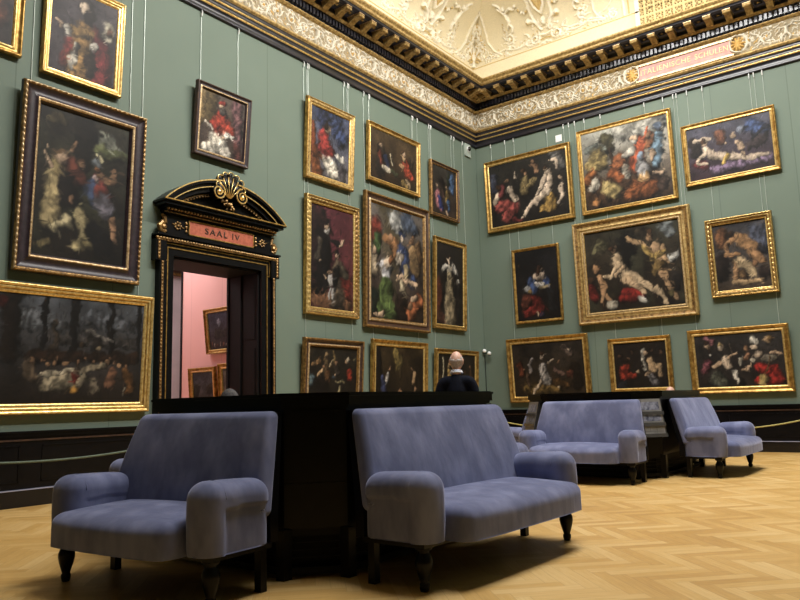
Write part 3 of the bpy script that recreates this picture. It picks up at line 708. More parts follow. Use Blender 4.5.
m = MB(); m.tube([(0, 0, 0), (0, 0, -1.35)], .012, 8); m.lathe([(.03, -1.35), (.07, -1.37), (.075, -1.5), (.07, -1.5)], n=16); m.build('glint_body', 'metalw', lt)
m = MB(); m.lathe([(.06, -1.505), (.06, -1.515), (.01, -1.52)], n=16); m.build('glint_face', 'glint', lt)
# ------------------------------------------------------------------ paintings
def vnoise(X, Y, sc, seed):
    r = np.random.default_rng(seed); g = r.random((64, 64)); x = X*sc; y = Y*sc
    i = np.floor(x).astype(int); j = np.floor(y).astype(int); fx = x-i; fy = y-j; fx = fx*fx*(3-2*fx); fy = fy*fy*(3-2*fy)
    G = lambda a, b: g[a % 64, b % 64]
    return (G(i, j)*(1-fx)+G(i+1, j)*fx)*(1-fy)+(G(i, j+1)*(1-fx)+G(i+1, j+1)*fx)*fy
def fbm(X, Y, sc, seed, o=4): return sum(vnoise(X, Y, sc*2**k, seed+k)/2**(k+1) for k in range(o))/(1-.5**o)
def paint(w, h, bg, shapes, seed, gain=1.0, res=.0145):
    asp = w/h; nx = max(24, int(w/res)); ny = max(24, int(h/res))
    X, Y = np.meshgrid(np.linspace(0, asp, nx), np.linspace(0, 1, ny))
    wx = X+.05*(fbm(X, Y, 10, seed)-.5)*2; wy = Y+.05*(fbm(X, Y, 10, seed+20)-.5)*2
    n1 = fbm(X, Y, 4, seed+40); n2 = fbm(X, Y, 16, seed+50); n3 = fbm(X, Y, 34, seed+60, 2)
    top, bot = np.array(bg[0], float), np.array(bg[1], float)
    C = top*(1-Y[..., None])+bot*Y[..., None]
    C = C*(.55+.9*n1[..., None])
    if len(bg) > 2:      # secondary blotch colour
        k = np.clip((fbm(X, Y, 3.3, seed+70)-.52)*5, 0, 1)[..., None]*.8; C = C*(1-k)+np.array(bg[2], float)*k
    for pts, col, fold in shapes:
        a = np.array(pts, float); a[:, 0] *= asp; best = np.full(X.shape, 9.); SX = np.zeros_like(X); SY = np.zeros_like(X)
        for k in range(max(1, len(a)-1)):
            p0 = a[k]; p1 = a[min(k+1, len(a)-1)]; d = p1[:2]-p0[:2]; L2 = d@d
            t = np.clip(((wx-p0[0])*d[0]+(wy-p0[1])*d[1])/L2, 0, 1) if L2 > 1e-12 else 0*X
            r = np.maximum(p0[2]+(p1[2]-p0[2])*t, 1e-4); dx = (wx-p0[0]-t*d[0])/r; dy = (wy-p0[1]-t*d[1])/r; e = np.hypot(dx, dy)
            m = e < best; best = np.where(m, e, best); SX = np.where(m, dx, SX); SY = np.where(m, dy, SY)
        bn = best+(n2-.5)*.6+(n3-.5)*.4
        al = np.clip((1.14-bn)/.40, 0, 1)[..., None]
        g = np.sqrt(np.clip(1-best**2, 0, 1)); sh = .30+.52*g-.42*(SX*.7+SY*.7)+(n2-.5)*.5
        if fold: sh = sh*(1+fold*np.sin((wx*1.0+wy*.6)*46+n1*22)*.5+fold*(n2-.5)*1.3)
        C = C*(1-al)+(np.array(col, float)*np.clip(sh, .12, 1.12)[..., None])*al
    # loose brush dabs picked up from the paint beneath
    rg = np.random.default_rng(seed+5); pix = 1/ny
    for _ in range(int(480*asp**.5)):
        j = rg.integers(0, ny); i = rg.integers(0, nx); L = rg.uniform(.012, .045); wd = rg.uniform(.004, .011); a = n1[j, i]*9+rg.uniform(-.5, .5)
        rr = int(L/pix)+2; j0, j1, i0, i1 = max(0, j-rr), min(ny, j+rr+1), max(0, i-rr), min(nx, i+rr+1)
        jj = int(np.clip(j+rg.normal()*.02/pix, 0, ny-1)); ii = int(np.clip(i+rg.normal()*.02/pix, 0, nx-1))
        dx = X[j0:j1, i0:i1]-X[j, i]; dy = Y[j0:j1, i0:i1]-Y[j, i]; ca, sa = math.cos(a), math.sin(a)
        e = ((dx*ca+dy*sa)/L)**2+((-dx*sa+dy*ca)/wd)**2; al = (np.clip(1.3-e, 0, 1)*rg.uniform(.35, .85))[..., None]
        C[j0:j1, i0:i1] = C[j0:j1, i0:i1]*(1-al)+C[jj, ii]*rg.choice((.55, .7, .85, 1.12, 1.3))*al
    C = C*(.80+.32*n2[..., None])*gain*.88
    lum = C@np.array([.3, .59, .11]); C = C*.72+lum[..., None]*np.array([1.04, 1.0, .92])*.28
    C = np.clip(C, 2, 255)/255
    lin = np.where(C <= .04045, C/12.92, ((C+.055)/1.055)**2.4)
    return lin
SK, SD, SP, RD, OR, CR, WH, BL, DB, GN, OC, BR, BKc, GY, PK = (214, 176, 140), (168, 120, 84), (226, 200, 172), (176, 36, 24), (196, 84, 36), (206, 192, 150), (226, 220, 206), (48, 74, 132), (34, 42, 66), (62, 84, 40), (186, 140, 52), (84, 54, 34), (20, 16, 16), (120, 118, 112), (190, 130, 120)
def head(x, y, r, sk=SK, hair=BR): return [([(x-.001, y-r*.35, r*1.15)], hair, 0), ([(x, y, r*.85), (x, y+r*.3, r*.7)], sk, 0)]
def heads(seq, r, sk=SK, hair=BR):
    o = []
    for x, y in seq: o += head(x, y, r, sk, hair)
    return o
def nude(hip, knee, foot, chest, hd, r, sk=SP, hair=BR):
    o = [([(*foot, r*.28), (*knee, r*.42), (*hip, r*.8)], sk, .05), ([(*hip, r*.85), (*chest, r*.8)], sk, .05)]
    return o+head(hd[0], hd[1], r*.5, sk, hair)
S_ = lambda *p: list(p)
PT = {}
def P(key, wall, u0, u1, z0, z1, t, fw, style, label, bg, shapes, gain=1.0): PT[key] = (wall, u0, u1, z0, z1, t, fw, style, label, bg, shapes, gain)
P('L1', 'L', -12.35, -10.927, 5.39, 6.95, .12, .12, 'gilt', 'gilt framed dark painting cut off by the top left corner', ((60, 52, 52), (46, 36, 34), (70, 50, 40)),
  [([(.78, .45, .12), (.8, .75, .16)], (150, 74, 44), .3)]+head(.7, .2, .07)+[([(.4, .5, .2), (.4, .9, .3)], (70, 30, 28), .3)])
P('L2', 'L', -10.686, -9.588, 5.314, 6.663, .112, .10, 'giltb', 'gilt framed painting of a woman in an ochre dress with white cuffs', ((66, 60, 66), (58, 50, 56)),
  [([(.28, .85, .12), (.32, .6, .08)], (150, 50, 46), .3), ([(.78, .95, .16), (.78, .6, .12), (.64, .4, .07)], (140, 40, 44), .3), ([(.45, .95, .15), (.47, .6, .12), (.5, .42, .12)], (176, 128, 62), .3),
   ([(.5, .44, .08), (.3, .46, .06)], (186, 140, 70), .2), ([(.26, .52, .05), (.24, .47, .045)], WH, .3), ([(.15, .45, .03), (.08, .40, .02)], SK, 0), ([(.62, .6, .05), (.66, .58, .045)], WH, .3), ([(.38, .62, .035), (.34, .9, .05)], (190, 184, 170), .5),
   ([(.62, .8, .09), (.62, .92, .07)], (60, 44, 34), .2), ([(.87, .30, .09), (.9, .42, .06)], (214, 206, 180), .3), ([(.88, .34, .045)], (150, 100, 72), 0), ([(.5, .12, .10), (.57, .25, .07)], (40, 30, 30), 0), ([(.47, .14, .06), (.47, .2, .05)], SP, 0)])
P('L3', 'L', -10.931, -9.248, 2.747, 5.102, .15, .235, 'dark', 'large dark framed painting of robed monks and a helmeted soldier in a forest', ((34, 30, 24), (26, 20, 16), (50, 52, 34)),
  [([(.72, .13, .08), (.85, .17, .06)], (140, 146, 130), .3), ([(.68, .2, .05), (.92, .22, .05)], (96, 104, 60), .4), ([(.2, .08, .05), (.12, .1, .03)], (100, 86, 50), .4), ([(.5, .1, .1), (.5, .35, .05)], (22, 18, 14), .2),
   ([(.20, .38, .05), (.18, .62, .09), (.16, .78, .06)], (170, 150, 100), .35), ([(.22, .36, .05), (.34, .6, .05)], (150, 130, 80), .3), ([(.10, .32, .02), (.14, .38, .02)], SK, 0), ([(.14, .28, .012), (.10, .25, .01)], SK, 0)]+head(.27, .32, .042, SK, (110, 80, 50))
  +[([(.4, .36, .07), (.46, .44, .07)], (110, 50, 36), .3), ([(.38, .26, .02), (.42, .2, .018)], SD, 0)]+head(.5, .32, .035, SD, BR)+[([(.32, .44, .07), (.36, .6, .1)], (28, 22, 20), .2),
   ([(.40, .62, .055)], (24, 20, 18), 0)]+head(.40, .61, .035, SD, (30, 22, 18))+[([(.5, .7, .06), (.6, .84, .09), (.46, .9, .05)], (168, 152, 104), .35), ([(.22, .82, .04), (.34, .76, .045)], (190, 176, 130), .3), ([(.62, .88, .07), (.72, .9, .05)], (150, 134, 86), .35), ([(.12, .9, .03), (.05, .92, .03)], (110, 96, 60), .3),
   ([(.62, .5, .07), (.66, .56, .06)], (56, 72, 110), .3), ([(.70, .42, .05), (.72, .52, .06)], (156, 60, 54), .3), ([(.66, .44, .03)], (220, 190, 190), 0), ([(.70, .40, .035), (.84, .42, .028), (.86, .33, .02)], SD, 0), ([(.72, .58, .06), (.78, .66, .05)], (108, 104, 120), .4),
   ([(.86, .7, .03), (.88, .84, .022)], SD, 0), ([(.70, .8, .09), (.74, .92, .08)], (20, 18, 20), 0), ([(.66, .31, .045)], (120, 130, 140), 0), ([(.66, .25, .02), (.72, .28, .015)], (210, 200, 150), 0), ([(.66, .36, .03)], (150, 90, 50), 0)])
P('L4', 'L', -11.6, -9.05, 1.05, 2.60, .13, .13, 'giltb', 'wide gilt framed painting of a long banquet table before a dark city', ((74, 80, 90), (30, 22, 18)),
  [([(.3, .2, .12), (.5, .28, .08)], (104, 110, 120), .5), ([(.66, .18, .08), (.9, .24, .08)], (92, 98, 110), .5), ([(.45, .38, .06), (.95, .42, .06)], (70, 66, 66), .3), ([(.25, .0, .1), (.25, .55, .08)], (34, 24, 20), 0), ([(.05, .0, .1), (.2, .1, .07)], (90, 24, 20), .3)]
  +[([(x, 0, w), (x, .5, w)], (22, 20, 22), 0) for x, w in ((.42, .03), (.58, .045), (.80, .035), (.97, .03))]+[([(.48, .2, .012), (.48, .5, .035)], (70, 58, 48), .2), ([(.66, .32, .03), (.8, .38, .02)], (110, 104, 100), .4), ([(.72, .42, .07)], (40, 34, 34), 0), ([(.73, .47, .03)], (150, 130, 100), 0), ([(.64, .44, .03)], (96, 72, 48), .3)]
  +[([(.35, .56, .06), (.95, .56, .06)], (44, 28, 20), .4)]+heads([(.36+.05*i, .57+.03*((i*7) % 3)) for i in range(12)], .022, (150, 104, 72), (50, 34, 24))+heads([(.46, .63), (.5, .61), (.55, .62), (.8, .6), (.87, .62)], .03, (170, 124, 86), (40, 30, 24))
  +[([(.60, .70, .04), (.78, .64, .03)], (150, 136, 110), .4), ([(.46, .80, .09), (.62, .78, .10)], (176, 162, 132), .45), ([(.42, .72, .03), (.62, .70, .03)], (196, 184, 156), .3), ([(.70, .8, .05), (.72, .9, .03)], (120, 108, 90), .4),
    ([(.60, .76, .05), (.60, .8, .04)], (140, 34, 28), .2), ([(.60, .88, .04)], (190, 130, 40), .3), ([(.60, .69, .022)], BR, 0), ([(.34, .62, .05), (.36, .74, .08)], (110, 90, 70), .3), ([(.36, .6, .028)], SD, 0), ([(.9, .68, .05), (.94, .85, .06)], (120, 74, 34), .3), ([(.82, .68, .04), (.8, .82, .05)], (130, 84, 60), .3), ([(.84, .6, .025)], SD, 0),
    ([(.90, .85, .012), (.9, .92, .02)], (150, 140, 120), .2), ([(.1, .75, .1), (.14, .95, .1)], (150, 140, 112), .4), ([(.12, .6, .06), (.1, .68, .06)], (140, 86, 34), .2)])
P('L5', 'L', -8.386, -7.333, 4.869, 6.013, .144, .105, 'darkthin', 'dark framed portrait of a bearded cardinal in a red cape and cap', ((84, 70, 60), (60, 46, 40)),
  [([(.05, .1, .1), (.05, .5, .08)], (130, 104, 60), .1), ([(.24, .05, .13), (.22, .5, .12)], (92, 74, 40), .1), ([(.82, .1, .13), (.86, .7, .10)], (120, 76, 80), .5), ([(.85, .8, .1), (.9, .95, .1)], (84, 40, 36), .3),
   ([(.45, .70, .15), (.30, .92, .16), (.16, .95, .1)], (222, 214, 196), .35), ([(.5, .8, .12), (.6, .95, .12)], (214, 206, 190), .3), ([(.46, .36, .12), (.48, .5, .2), (.70, .58, .1)], (206, 60, 40), .25), ([(.35, .52, .1), (.3, .5, .08)], (196, 52, 36), .2), ([(.62, .66, .07), (.76, .64, .05)], (232, 226, 214), .2), ([(.28, .60, .035), (.1, .55, .03)], (222, 206, 190), 0), ([(.54, .70, .035)], SK, 0),
   ([(.47, .27, .07)], (120, 110, 104), 0), ([(.46, .20, .055)], SK, 0), ([(.44, .12, .05), (.52, .13, .05)], (196, 48, 34), 0)], 1.15)
P('L6', 'L', -6.023, -4.742, 5.065, 6.561, .13, .125, 'carved', 'gilt framed portrait of a seated cleric in profile with a blue curtain', ((62, 74, 110), (96, 92, 98)),
  [([(.55, .05, .22), (.8, .35, .15)], (56, 74, 122), .6), ([(.3, .1, .14), (.3, .3, .08)], (44, 56, 96), .5), ([(.06, .25, .05), (.06, .6, .05)], (150, 66, 30), .1), ([(.1, .75, .1), (.2, .95, .12)], (150, 76, 36), .2), ([(.12, .66, .09), (.3, .72, .07)], (130, 62, 28), .1),
   ([(.45, .72, .13), (.6, .88, .15), (.75, .9, .08)], (228, 220, 202), .35), ([(.30, .60, .08)], (226, 218, 200), .2), ([(.34, .38, .13), (.36, .55, .15), (.55, .6, .08)], (176, 48, 44), .3), ([(.7, .62, .05), (.84, .68, .03)], (226, 220, 206), .2), ([(.46, .28, .07)], SK, 0), ([(.42, .24, .055)], (50, 34, 30), 0), ([(.86, .66, .03)], (230, 226, 214), 0), ([(.85, .8, .1), (.85, .95, .1)], (80, 76, 84), .2)], 1.05)
P('L7', 'L', -4.294, -2.541, 5.429, 6.641, .096, .10, 'gilt', 'gilt framed painting of a woman writing beside an angel in red', ((74, 56, 34), (48, 34, 22)),
  [([(.25, .45, .12), (.2, .8, .16)], (46, 38, 34), .2), ([(.2, .45, .07), (.24, .65, .07)], (168, 74, 50), .2), ([(.32, .5, .06), (.36, .65, .07)], (44, 56, 96), .2), ([(.28, .72, .06), (.42, .75, .05)], (200, 186, 160), .3), ([(.2, .28, .05), (.16, .4, .06)], (40, 28, 20), 0), ([(.22, .3, .055)], SK, 0),
   ([(.42, .4, .02), (.47, .6, .02)], (220, 206, 170), 0), ([(.45, .74, .05), (.58, .78, .04)], (70, 76, 50), .2), ([(.74, .5, .12), (.80, .65, .13), (.9, .75, .07)], (200, 66, 40), .35), ([(.62, .56, .05), (.7, .58, .05)], (206, 150, 100), .1), ([(.72, .4, .07), (.66, .34, .03)], (220, 176, 120), .1), ([(.72, .3, .055)], SK, 0), ([(.68, .26, .04)], (110, 72, 40), 0), ([(.9, .35, .08), (.88, .5, .05)], (70, 58, 44), .4), ([(.8, .82, .05), (.84, .95, .05)], (214, 176, 130), 0), ([(.7, .9, .08), (.8, .95, .06)], (150, 120, 60), .2)], 1.0)
P('L8', 'L', -2.14, -.994, 5.149, 6.41, .083, .085, 'brown', 'small brown framed painting of figures in pink and blue before a patch of sky', ((50, 48, 44), (54, 42, 34)),
  [([(.78, .2, .16), (.85, .45, .08)], (70, 108, 160), .3), ([(.7, .1, .05), (.66, .3, .06)], (40, 50, 34), .3), ([(.4, .3, .1), (.5, .5, .1)], (30, 26, 26), 0), ([(.22, .55, .09), (.25, .8, .1)], (206, 120, 130), .3), ([(.30, .68, .08), (.36, .85, .09)], (44, 58, 130), .3), ([(.2, .42, .05)], SK, 0), ([(.62, .5, .07), (.62, .7, .08)], (150, 118, 60), .3), ([(.66, .72, .07), (.68, .88, .05)], (54, 90, 140), .2), ([(.60, .40, .04)], SK, 0), ([(.60, .9, .03), (.64, .96, .02)], SK, 0), ([(.35, .92, .05)], (210, 130, 130), .2), ([(.44, .5, .06), (.46, .62, .06)], (90, 60, 50), .2)])
P('L9', 'L', -6.056, -4.643, 2.632, 4.756, .104, .14, 'carvedb', 'tall gilt framed portrait of a family with a small child in grey', ((86, 34, 44), (88, 34, 36)),
  [([(.15, .2, .2), (.2, .7, .2)], (44, 26, 28), 0), ([(.2, .92, .1), (.8, .93, .1)], (150, 96, 62), .1), ([(.30, .30, .09), (.30, .45, .10), (.24, .62, .07), (.18, .86, .035)], (22, 18, 20), 0), ([(.34, .62, .05), (.32, .85, .035)], (24, 20, 22), 0), ([(.42, .3, .035), (.68, .34, .03)], (26, 22, 24), 0), ([(.72, .34, .02), (.76, .31, .015)], SK, 0), ([(.20, .36, .04), (.18, .5, .04)], (100, 88, 74), .3), ([(.22, .55, .02)], SK, 0),
   ([(.36, .225, .045)], (220, 214, 206), .1), ([(.36, .175, .038)], SK, 0), ([(.36, .13, .035)], (24, 20, 20), 0), ([(.62, .56, .09), (.66, .8, .12), (.6, .9, .1)], (92, 76, 60), .35), ([(.62, .62, .07), (.56, .8, .05)], (24, 20, 20), 0), ([(.64, .44, .05)], (26, 20, 20), 0), ([(.63, .47, .032)], SK, 0), ([(.84, .7, .08), (.86, .84, .06)], (120, 36, 30), .3), ([(.74, .58, .04), (.8, .66, .04)], (96, 84, 66), .3),
   ([(.47, .70, .045), (.47, .76, .045)], (176, 172, 170), .2), ([(.44, .82, .02), (.43, .92, .016)], (170, 166, 164), 0), ([(.50, .82, .02), (.51, .92, .016)], (170, 166, 164), 0), ([(.46, .645, .032)], (210, 160, 120), 0), ([(.37, .70, .014), (.32, .66, .012)], SK, 0)])
P('L10', 'L', -4.477, -2.341, 2.516, 5.166, .124, .20, 'darkgold', 'largest painting on the left wall, a crowd around a woman in blue', ((88, 82, 78), (50, 36, 28), (70, 62, 40)),
  [([(.42, .1, .1), (.55, .18, .08)], (176, 178, 176), .3), ([(.7, .1, .12), (.8, .15, .08)], (70, 84, 108), .3), ([(.1, .2, .1), (.12, .3, .08)], (120, 44, 34), .3), ([(.15, .32, .07), (.12, .38, .05)], (58, 86, 44), .3), ([(.3, .3, .06), (.44, .32, .06), (.46, .42, .07)], (150, 100, 60), .3), ([(.38, .28, .04)], SD, 0),
   ([(.60, .38, .09), (.66, .52, .11), (.78, .6, .08)], (58, 78, 130), .35), ([(.59, .24, .045)], (50, 70, 120), 0), ([(.59, .27, .036)], SP, 0), ([(.55, .42, .05), (.5, .48, .05)], (206, 190, 170), .2), ([(.82, .36, .07), (.85, .5, .08)], (150, 116, 74), .3), ([(.8, .26, .04)], SD, 0), ([(.9, .3, .05), (.95, .4, .04)], (110, 80, 50), .3), ([(.08, .45, .05), (.06, .6, .06)], (170, 150, 120), .3), ([(.06, .4, .035)], SK, 0),
   ([(.28, .55, .09), (.3, .66, .07)], (196, 196, 204), .3), ([(.30, .5, .05), (.32, .46, .03)], SP, 0), ([(.35, .46, .035)], (150, 90, 50), 0), ([(.66, .58, .035), (.5, .62, .03), (.88, .64, .02)], SK, 0), ([(.68, .56, .06)], (200, 176, 130), .2), ([(.60, .68, .05), (.62, .8, .04)], (176, 160, 126), .4),
   ([(.28, .72, .10), (.22, .9, .13), (.4, .92, .09)], (74, 96, 44), .4), ([(.1, .8, .05), (.08, .95, .06)], (30, 40, 30), .2), ([(.2, .96, .03), (.08, .97, .02)], SK, 0), ([(.92, .8, .08), (.78, .9, .09), (.7, .96, .05)], (200, 104, 56), .4), ([(.8, .8, .04), (.86, .76, .03)], SK, 0), ([(.74, .87, .04)], SD, 0), ([(.55, .85, .1), (.6, .95, .06)], (40, 28, 22), 0)], 1.08)
P('L11', 'L', -2.166, -.877, 2.647, 4.658, .138, .11, 'gilt', 'tall narrow portrait of a standing lady in a cream gown', ((34, 30, 28), (30, 24, 22)),
  [([(.06, .5, .09), (.06, .8, .09)], (120, 54, 36), .1), ([(.1, .9, .08), (.4, .95, .05)], (90, 48, 36), .1), ([(.5, .42, .07), (.5, .6, .10), (.52, .92, .16)], (164, 144, 108), .3), ([(.5, .30, .07), (.5, .40, .06)], (200, 190, 170), .3), ([(.36, .28, .05), (.24, .3, .05)], (206, 200, 188), .4), ([(.64, .28, .05), (.76, .32, .05)], (206, 200, 188), .4), ([(.78, .42, .03), (.8, .5, .03)], WH, .3), ([(.82, .5, .05), (.86, .9, .06)], (40, 34, 32), 0),
   ([(.5, .40, .055)], (196, 170, 120), .1), ([(.49, .17, .05)], (50, 34, 26), 0), ([(.5, .19, .034), (.5, .24, .02)], SP, 0)])
P('L12', 'L', -6.146, -4.61, 1.08, 2.226, .124, .15, 'darkgold', 'dark painting of people crowded round a table, one in red at right', ((44, 38, 28), (22, 18, 15)),
  [([(.2, .3, .08), (.08, .35, .05)], (150, 110, 66), .3), ([(.36, .18, .06)], (190, 150, 100), 0), ([(.34, .3, .08), (.36, .45, .1)], (90, 70, 44), .3), ([(.5, .12, .04), (.52, .3, .05)], (130, 104, 60), .2), ([(.42, .38, .03), (.48, .28, .03)], (206, 176, 130), 0), ([(.56, .4, .08), (.58, .5, .1)], (70, 60, 50), .3), ([(.56, .32, .05)], SD, 0), ([(.26, .5, .06), (.2, .58, .05)], (214, 170, 120), .1), ([(.3, .42, .05)], SD, 0), ([(.08, .62, .08), (.06, .75, .08)], (90, 116, 126), .3), ([(.38, .55, .09), (.4, .7, .08)], (96, 62, 34), .3), ([(.3, .75, .15), (.3, .95, .2)], (24, 18, 16), 0),
   ([(.84, .5, .09), (.86, .62, .09)], (190, 50, 30), .3), ([(.78, .28, .05)], (200, 150, 110), 0), ([(.80, .24, .05)], (220, 200, 170), .2), ([(.95, .25, .05)], (110, 100, 70), .3), ([(.55, .7, .03), (.75, .72, .03)], (150, 140, 100), .3), ([(.64, .82, .05), (.62, .95, .04)], (150, 136, 96), .3), ([(.5, .6, .035), (.52, .62, .03)], (60, 76, 90), .2), ([(.54, .58, .03)], SK, 0)])
P('L13', 'L', -4.317, -2.509, 1.037, 2.299, .108, .13, 'gilt', 'dark painting with a glowing yellow centre between two pale figures', ((56, 42, 22), (30, 22, 16)),
  [([(.4, .12, .10), (.44, .3, .08)], (150, 124, 56), .3), ([(.5, .25, .12), (.45, .4, .1)], (96, 80, 40), .4), ([(.06, .1, .08), (.06, .8, .08)], (30, 22, 16), 0), ([(.9, .3, .1), (.92, .8, .1)], (36, 26, 18), .2), ([(.24, .52, .05), (.2, .68, .07)], (190, 184, 180), .3), ([(.14, .6, .06), (.16, .85, .08)], (60, 70, 120), .3), ([(.28, .42, .045)], SD, 0), ([(.8, .5, .06), (.78, .66, .06)], (206, 160, 110), .1), ([(.76, .42, .04)], SD, 0), ([(.84, .8, .05), (.8, .9, .04)], SD, 0), ([(.5, .85, .05), (.52, .95, .05)], (190, 130, 90), .1), ([(.5, .45, .05), (.5, .6, .05)], (60, 46, 26), .2)])
P('L14', 'L', -2.226, -.508, 1.044, 2.213, .119, .11, 'gilt', 'dark painting with a white banner pole behind the bald man', ((36, 30, 22), (26, 20, 16)),
  [([(.14, .1, .03), (.12, .95, .04)], (206, 196, 160), .3), ([(.08, .5, .05), (.06, .9, .06)], (60, 44, 28), .3), ([(.30, .4, .08), (.3, .7, .11)], (176, 140, 70), .3), ([(.3, .22, .055)], (206, 166, 110), 0), ([(.28, .3, .05)], (150, 120, 80), 0), ([(.7, .6, .1), (.7, .9, .1)], (50, 36, 26), .3), ([(.72, .42, .05)], (120, 84, 56), 0), ([(.88, .38, .05), (.9, .6, .08)], (96, 62, 38), .3), ([(.86, .3, .045)], (150, 104, 66), 0), ([(.55, .5, .1), (.5, .8, .1)], (60, 44, 30), .2)])
P('R1', 'R', .28, 2.496, 5.032, 6.771, .108, .125, 'gilt', 'gilt framed painting of bathing women, one with a red skirt, nearest the corner', ((36, 34, 30), (30, 26, 24)),
  [([(.85, .02, .1), (.95, .25, .08)], (92, 90, 88), .5), ([(.06, .2, .08), (.05, .4, .06)], (70, 74, 96), .3), ([(.14, .68, .12), (.3, .74, .12), (.2, .88, .10)], (176, 72, 66), .4), ([(.1, .5, .07), (.07, .62, .05)], SP, 0), ([(.16, .38, .07), (.15, .48, .08)], (140, 60, 60), .2), ([(.1, .36, .05)], BR, 0), ([(.28, .42, .05), (.34, .62, .04)], SP, 0), ([(.24, .30, .04)], SD, 0), ([(.34, .3, .025), (.36, .2, .02)], SP, 0),
   ([(.48, .34, .09), (.46, .52, .1), (.6, .38, .06)], (130, 110, 66), .3), ([(.48, .24, .05)], SD, 0), ([(.46, .18, .04)], BR, 0), ([(.6, .14, .045), (.62, .24, .05)], SD, .1), ([(.6, .08, .03)], SD, 0), ([(.76, .68, .10), (.82, .84, .10), (.66, .86, .06)], (176, 134, 58), .45), ([(.4, .92, .025), (.55, .74, .05), (.72, .60, .08), (.78, .42, .07), (.77, .32, .065)], SP, .05), ([(.88, .26, .03), (.86, .14, .028), (.79, .12, .02)], SP, 0), ([(.74, .36, .04), (.62, .6, .028)], SP, 0), ([(.74, .24, .045)], SK, 0), ([(.73, .20, .04)], BR, 0),
   ([(.92, .56, .05), (.92, .68, .05), (.9, .8, .03)], SP, 0), ([(.92, .46, .04)], SK, 0), ([(.3, .95, .05), (.4, .95, .04)], (120, 40, 40), .2)], 1.08)
P('R2', 'R', 2.675, 4.729, 5.033, 6.935, .122, .095, 'gilt', 'gilt framed painting of a bearded man in orange among people and cattle', ((168, 170, 160), (64, 44, 30)),
  [([(.8, .1, .2), (.5, .08, .14)], (186, 184, 172), .2), ([(.15, .22, .05), (.05, .24, .05), (.3, .26, .05)], (120, 130, 124), .3), ([(.2, .38, .14), (.1, .45, .1)], (160, 136, 76), .4), ([(.3, .15, .09), (.34, .22, .08)], (84, 78, 48), .4), ([(.34, .25, .02), (.36, .5, .025)], (76, 54, 34), .1), ([(.5, .6, .2), (.7, .8, .25), (.2, .85, .25)], (70, 46, 30), .5), ([(.1, .52, .08), (.05, .62, .08)], (170, 92, 40), .3), ([(.44, .42, .09), (.42, .5, .06)], (176, 92, 46), .2), ([(.5, .54, .05), (.52, .66, .06)], (206, 196, 176), .3),
   ([(.35, .58, .09), (.45, .68, .07)], (170, 84, 38), .3), ([(.26, .76, .1), (.34, .80, .11)], (190, 164, 96), .4), ([(.14, .66, .05), (.1, .74, .05)], (206, 196, 176), .2), ([(.15, .92, .06), (.12, .88, .04)], (190, 120, 60), .2), ([(.7, .28, .09), (.66, .45, .10), (.62, .6, .08)], (206, 80, 40), .4), ([(.60, .36, .06), (.5, .4, .04)], (224, 216, 200), .2), ([(.72, .26, .03), (.78, .12, .02)], (206, 90, 50), 0), ([(.63, .21, .045)], SK, 0), ([(.62, .26, .03)], (200, 196, 186), 0), ([(.9, .25, .07), (.88, .42, .09), (.84, .58, .06)], (120, 160, 190), .35), ([(.9, .14, .05)], (90, 110, 140), 0), ([(.84, .45, .04), (.80, .52, .03)], SK, 0), ([(.8, .25, .06), (.78, .34, .06)], (176, 104, 60), .3), ([(.78, .20, .04)], SD, 0),
   ([(.68, .52, .06), (.70, .64, .08)], (176, 176, 180), .3), ([(.69, .46, .05)], (130, 150, 176), 0), ([(.67, .8, .09), (.56, .88, .10), (.8, .86, .1)], (150, 76, 34), .4), ([(.7, .72, .07)], (200, 150, 90), .2), ([(.82, .7, .03), (.92, .72, .025)], SK, 0), ([(.9, .84, .08)], (80, 60, 50), .3)], 1.05)
P('R3', 'R', 4.892, 6.621, 5.218, 6.474, .109, .10, 'gilt', 'gilt framed painting of a reclining nude woman on purple cloth with a small child', ((70, 72, 90), (52, 34, 42)),
  [([(.78, .2, .14), (.9, .3, .12)], (60, 84, 140), .4), ([(.66, .22, .07)], (140, 150, 176), .2), ([(.1, .3, .12), (.1, .5, .1)], (46, 36, 34), .2), ([(.4, .2, .10), (.42, .34, .08)], (130, 74, 50), .3), ([(.9, .45, .1), (.75, .55, .1)], (60, 48, 50), .3), ([(.3, .86, .10), (.6, .84, .09), (.95, .84, .08)], (128, 104, 140), .4), ([(.12, .7, .1), (.2, .75, .1)], (116, 40, 44), .3), ([(.94, .78, .028), (.78, .76, .05), (.6, .72, .07), (.45, .66, .09), (.3, .58, .09), (.24, .46, .08)], SP, .03), ([(.2, .5, .05), (.1, .66, .035), (.24, .74, .03)], SP, 0), ([(.28, .26, .035), (.12, .22, .03), (.1, .28, .03)], SP, 0), ([(.22, .34, .065)], SK, 0), ([(.2, .29, .06)], BR, 0), ([(.48, .64, .06), (.42, .76, .05)], (206, 166, 70), .3),
   ([(.60, .42, .06), (.64, .55, .06)], SK, 0), ([(.56, .30, .05)], SK, 0), ([(.48, .4, .03)], SK, 0), ([(.8, .4, .03), (.95, .25, .03)], (40, 44, 60), .2), ([(.66, .64, .03), (.68, .7, .03)], SK, 0)], 1.08)
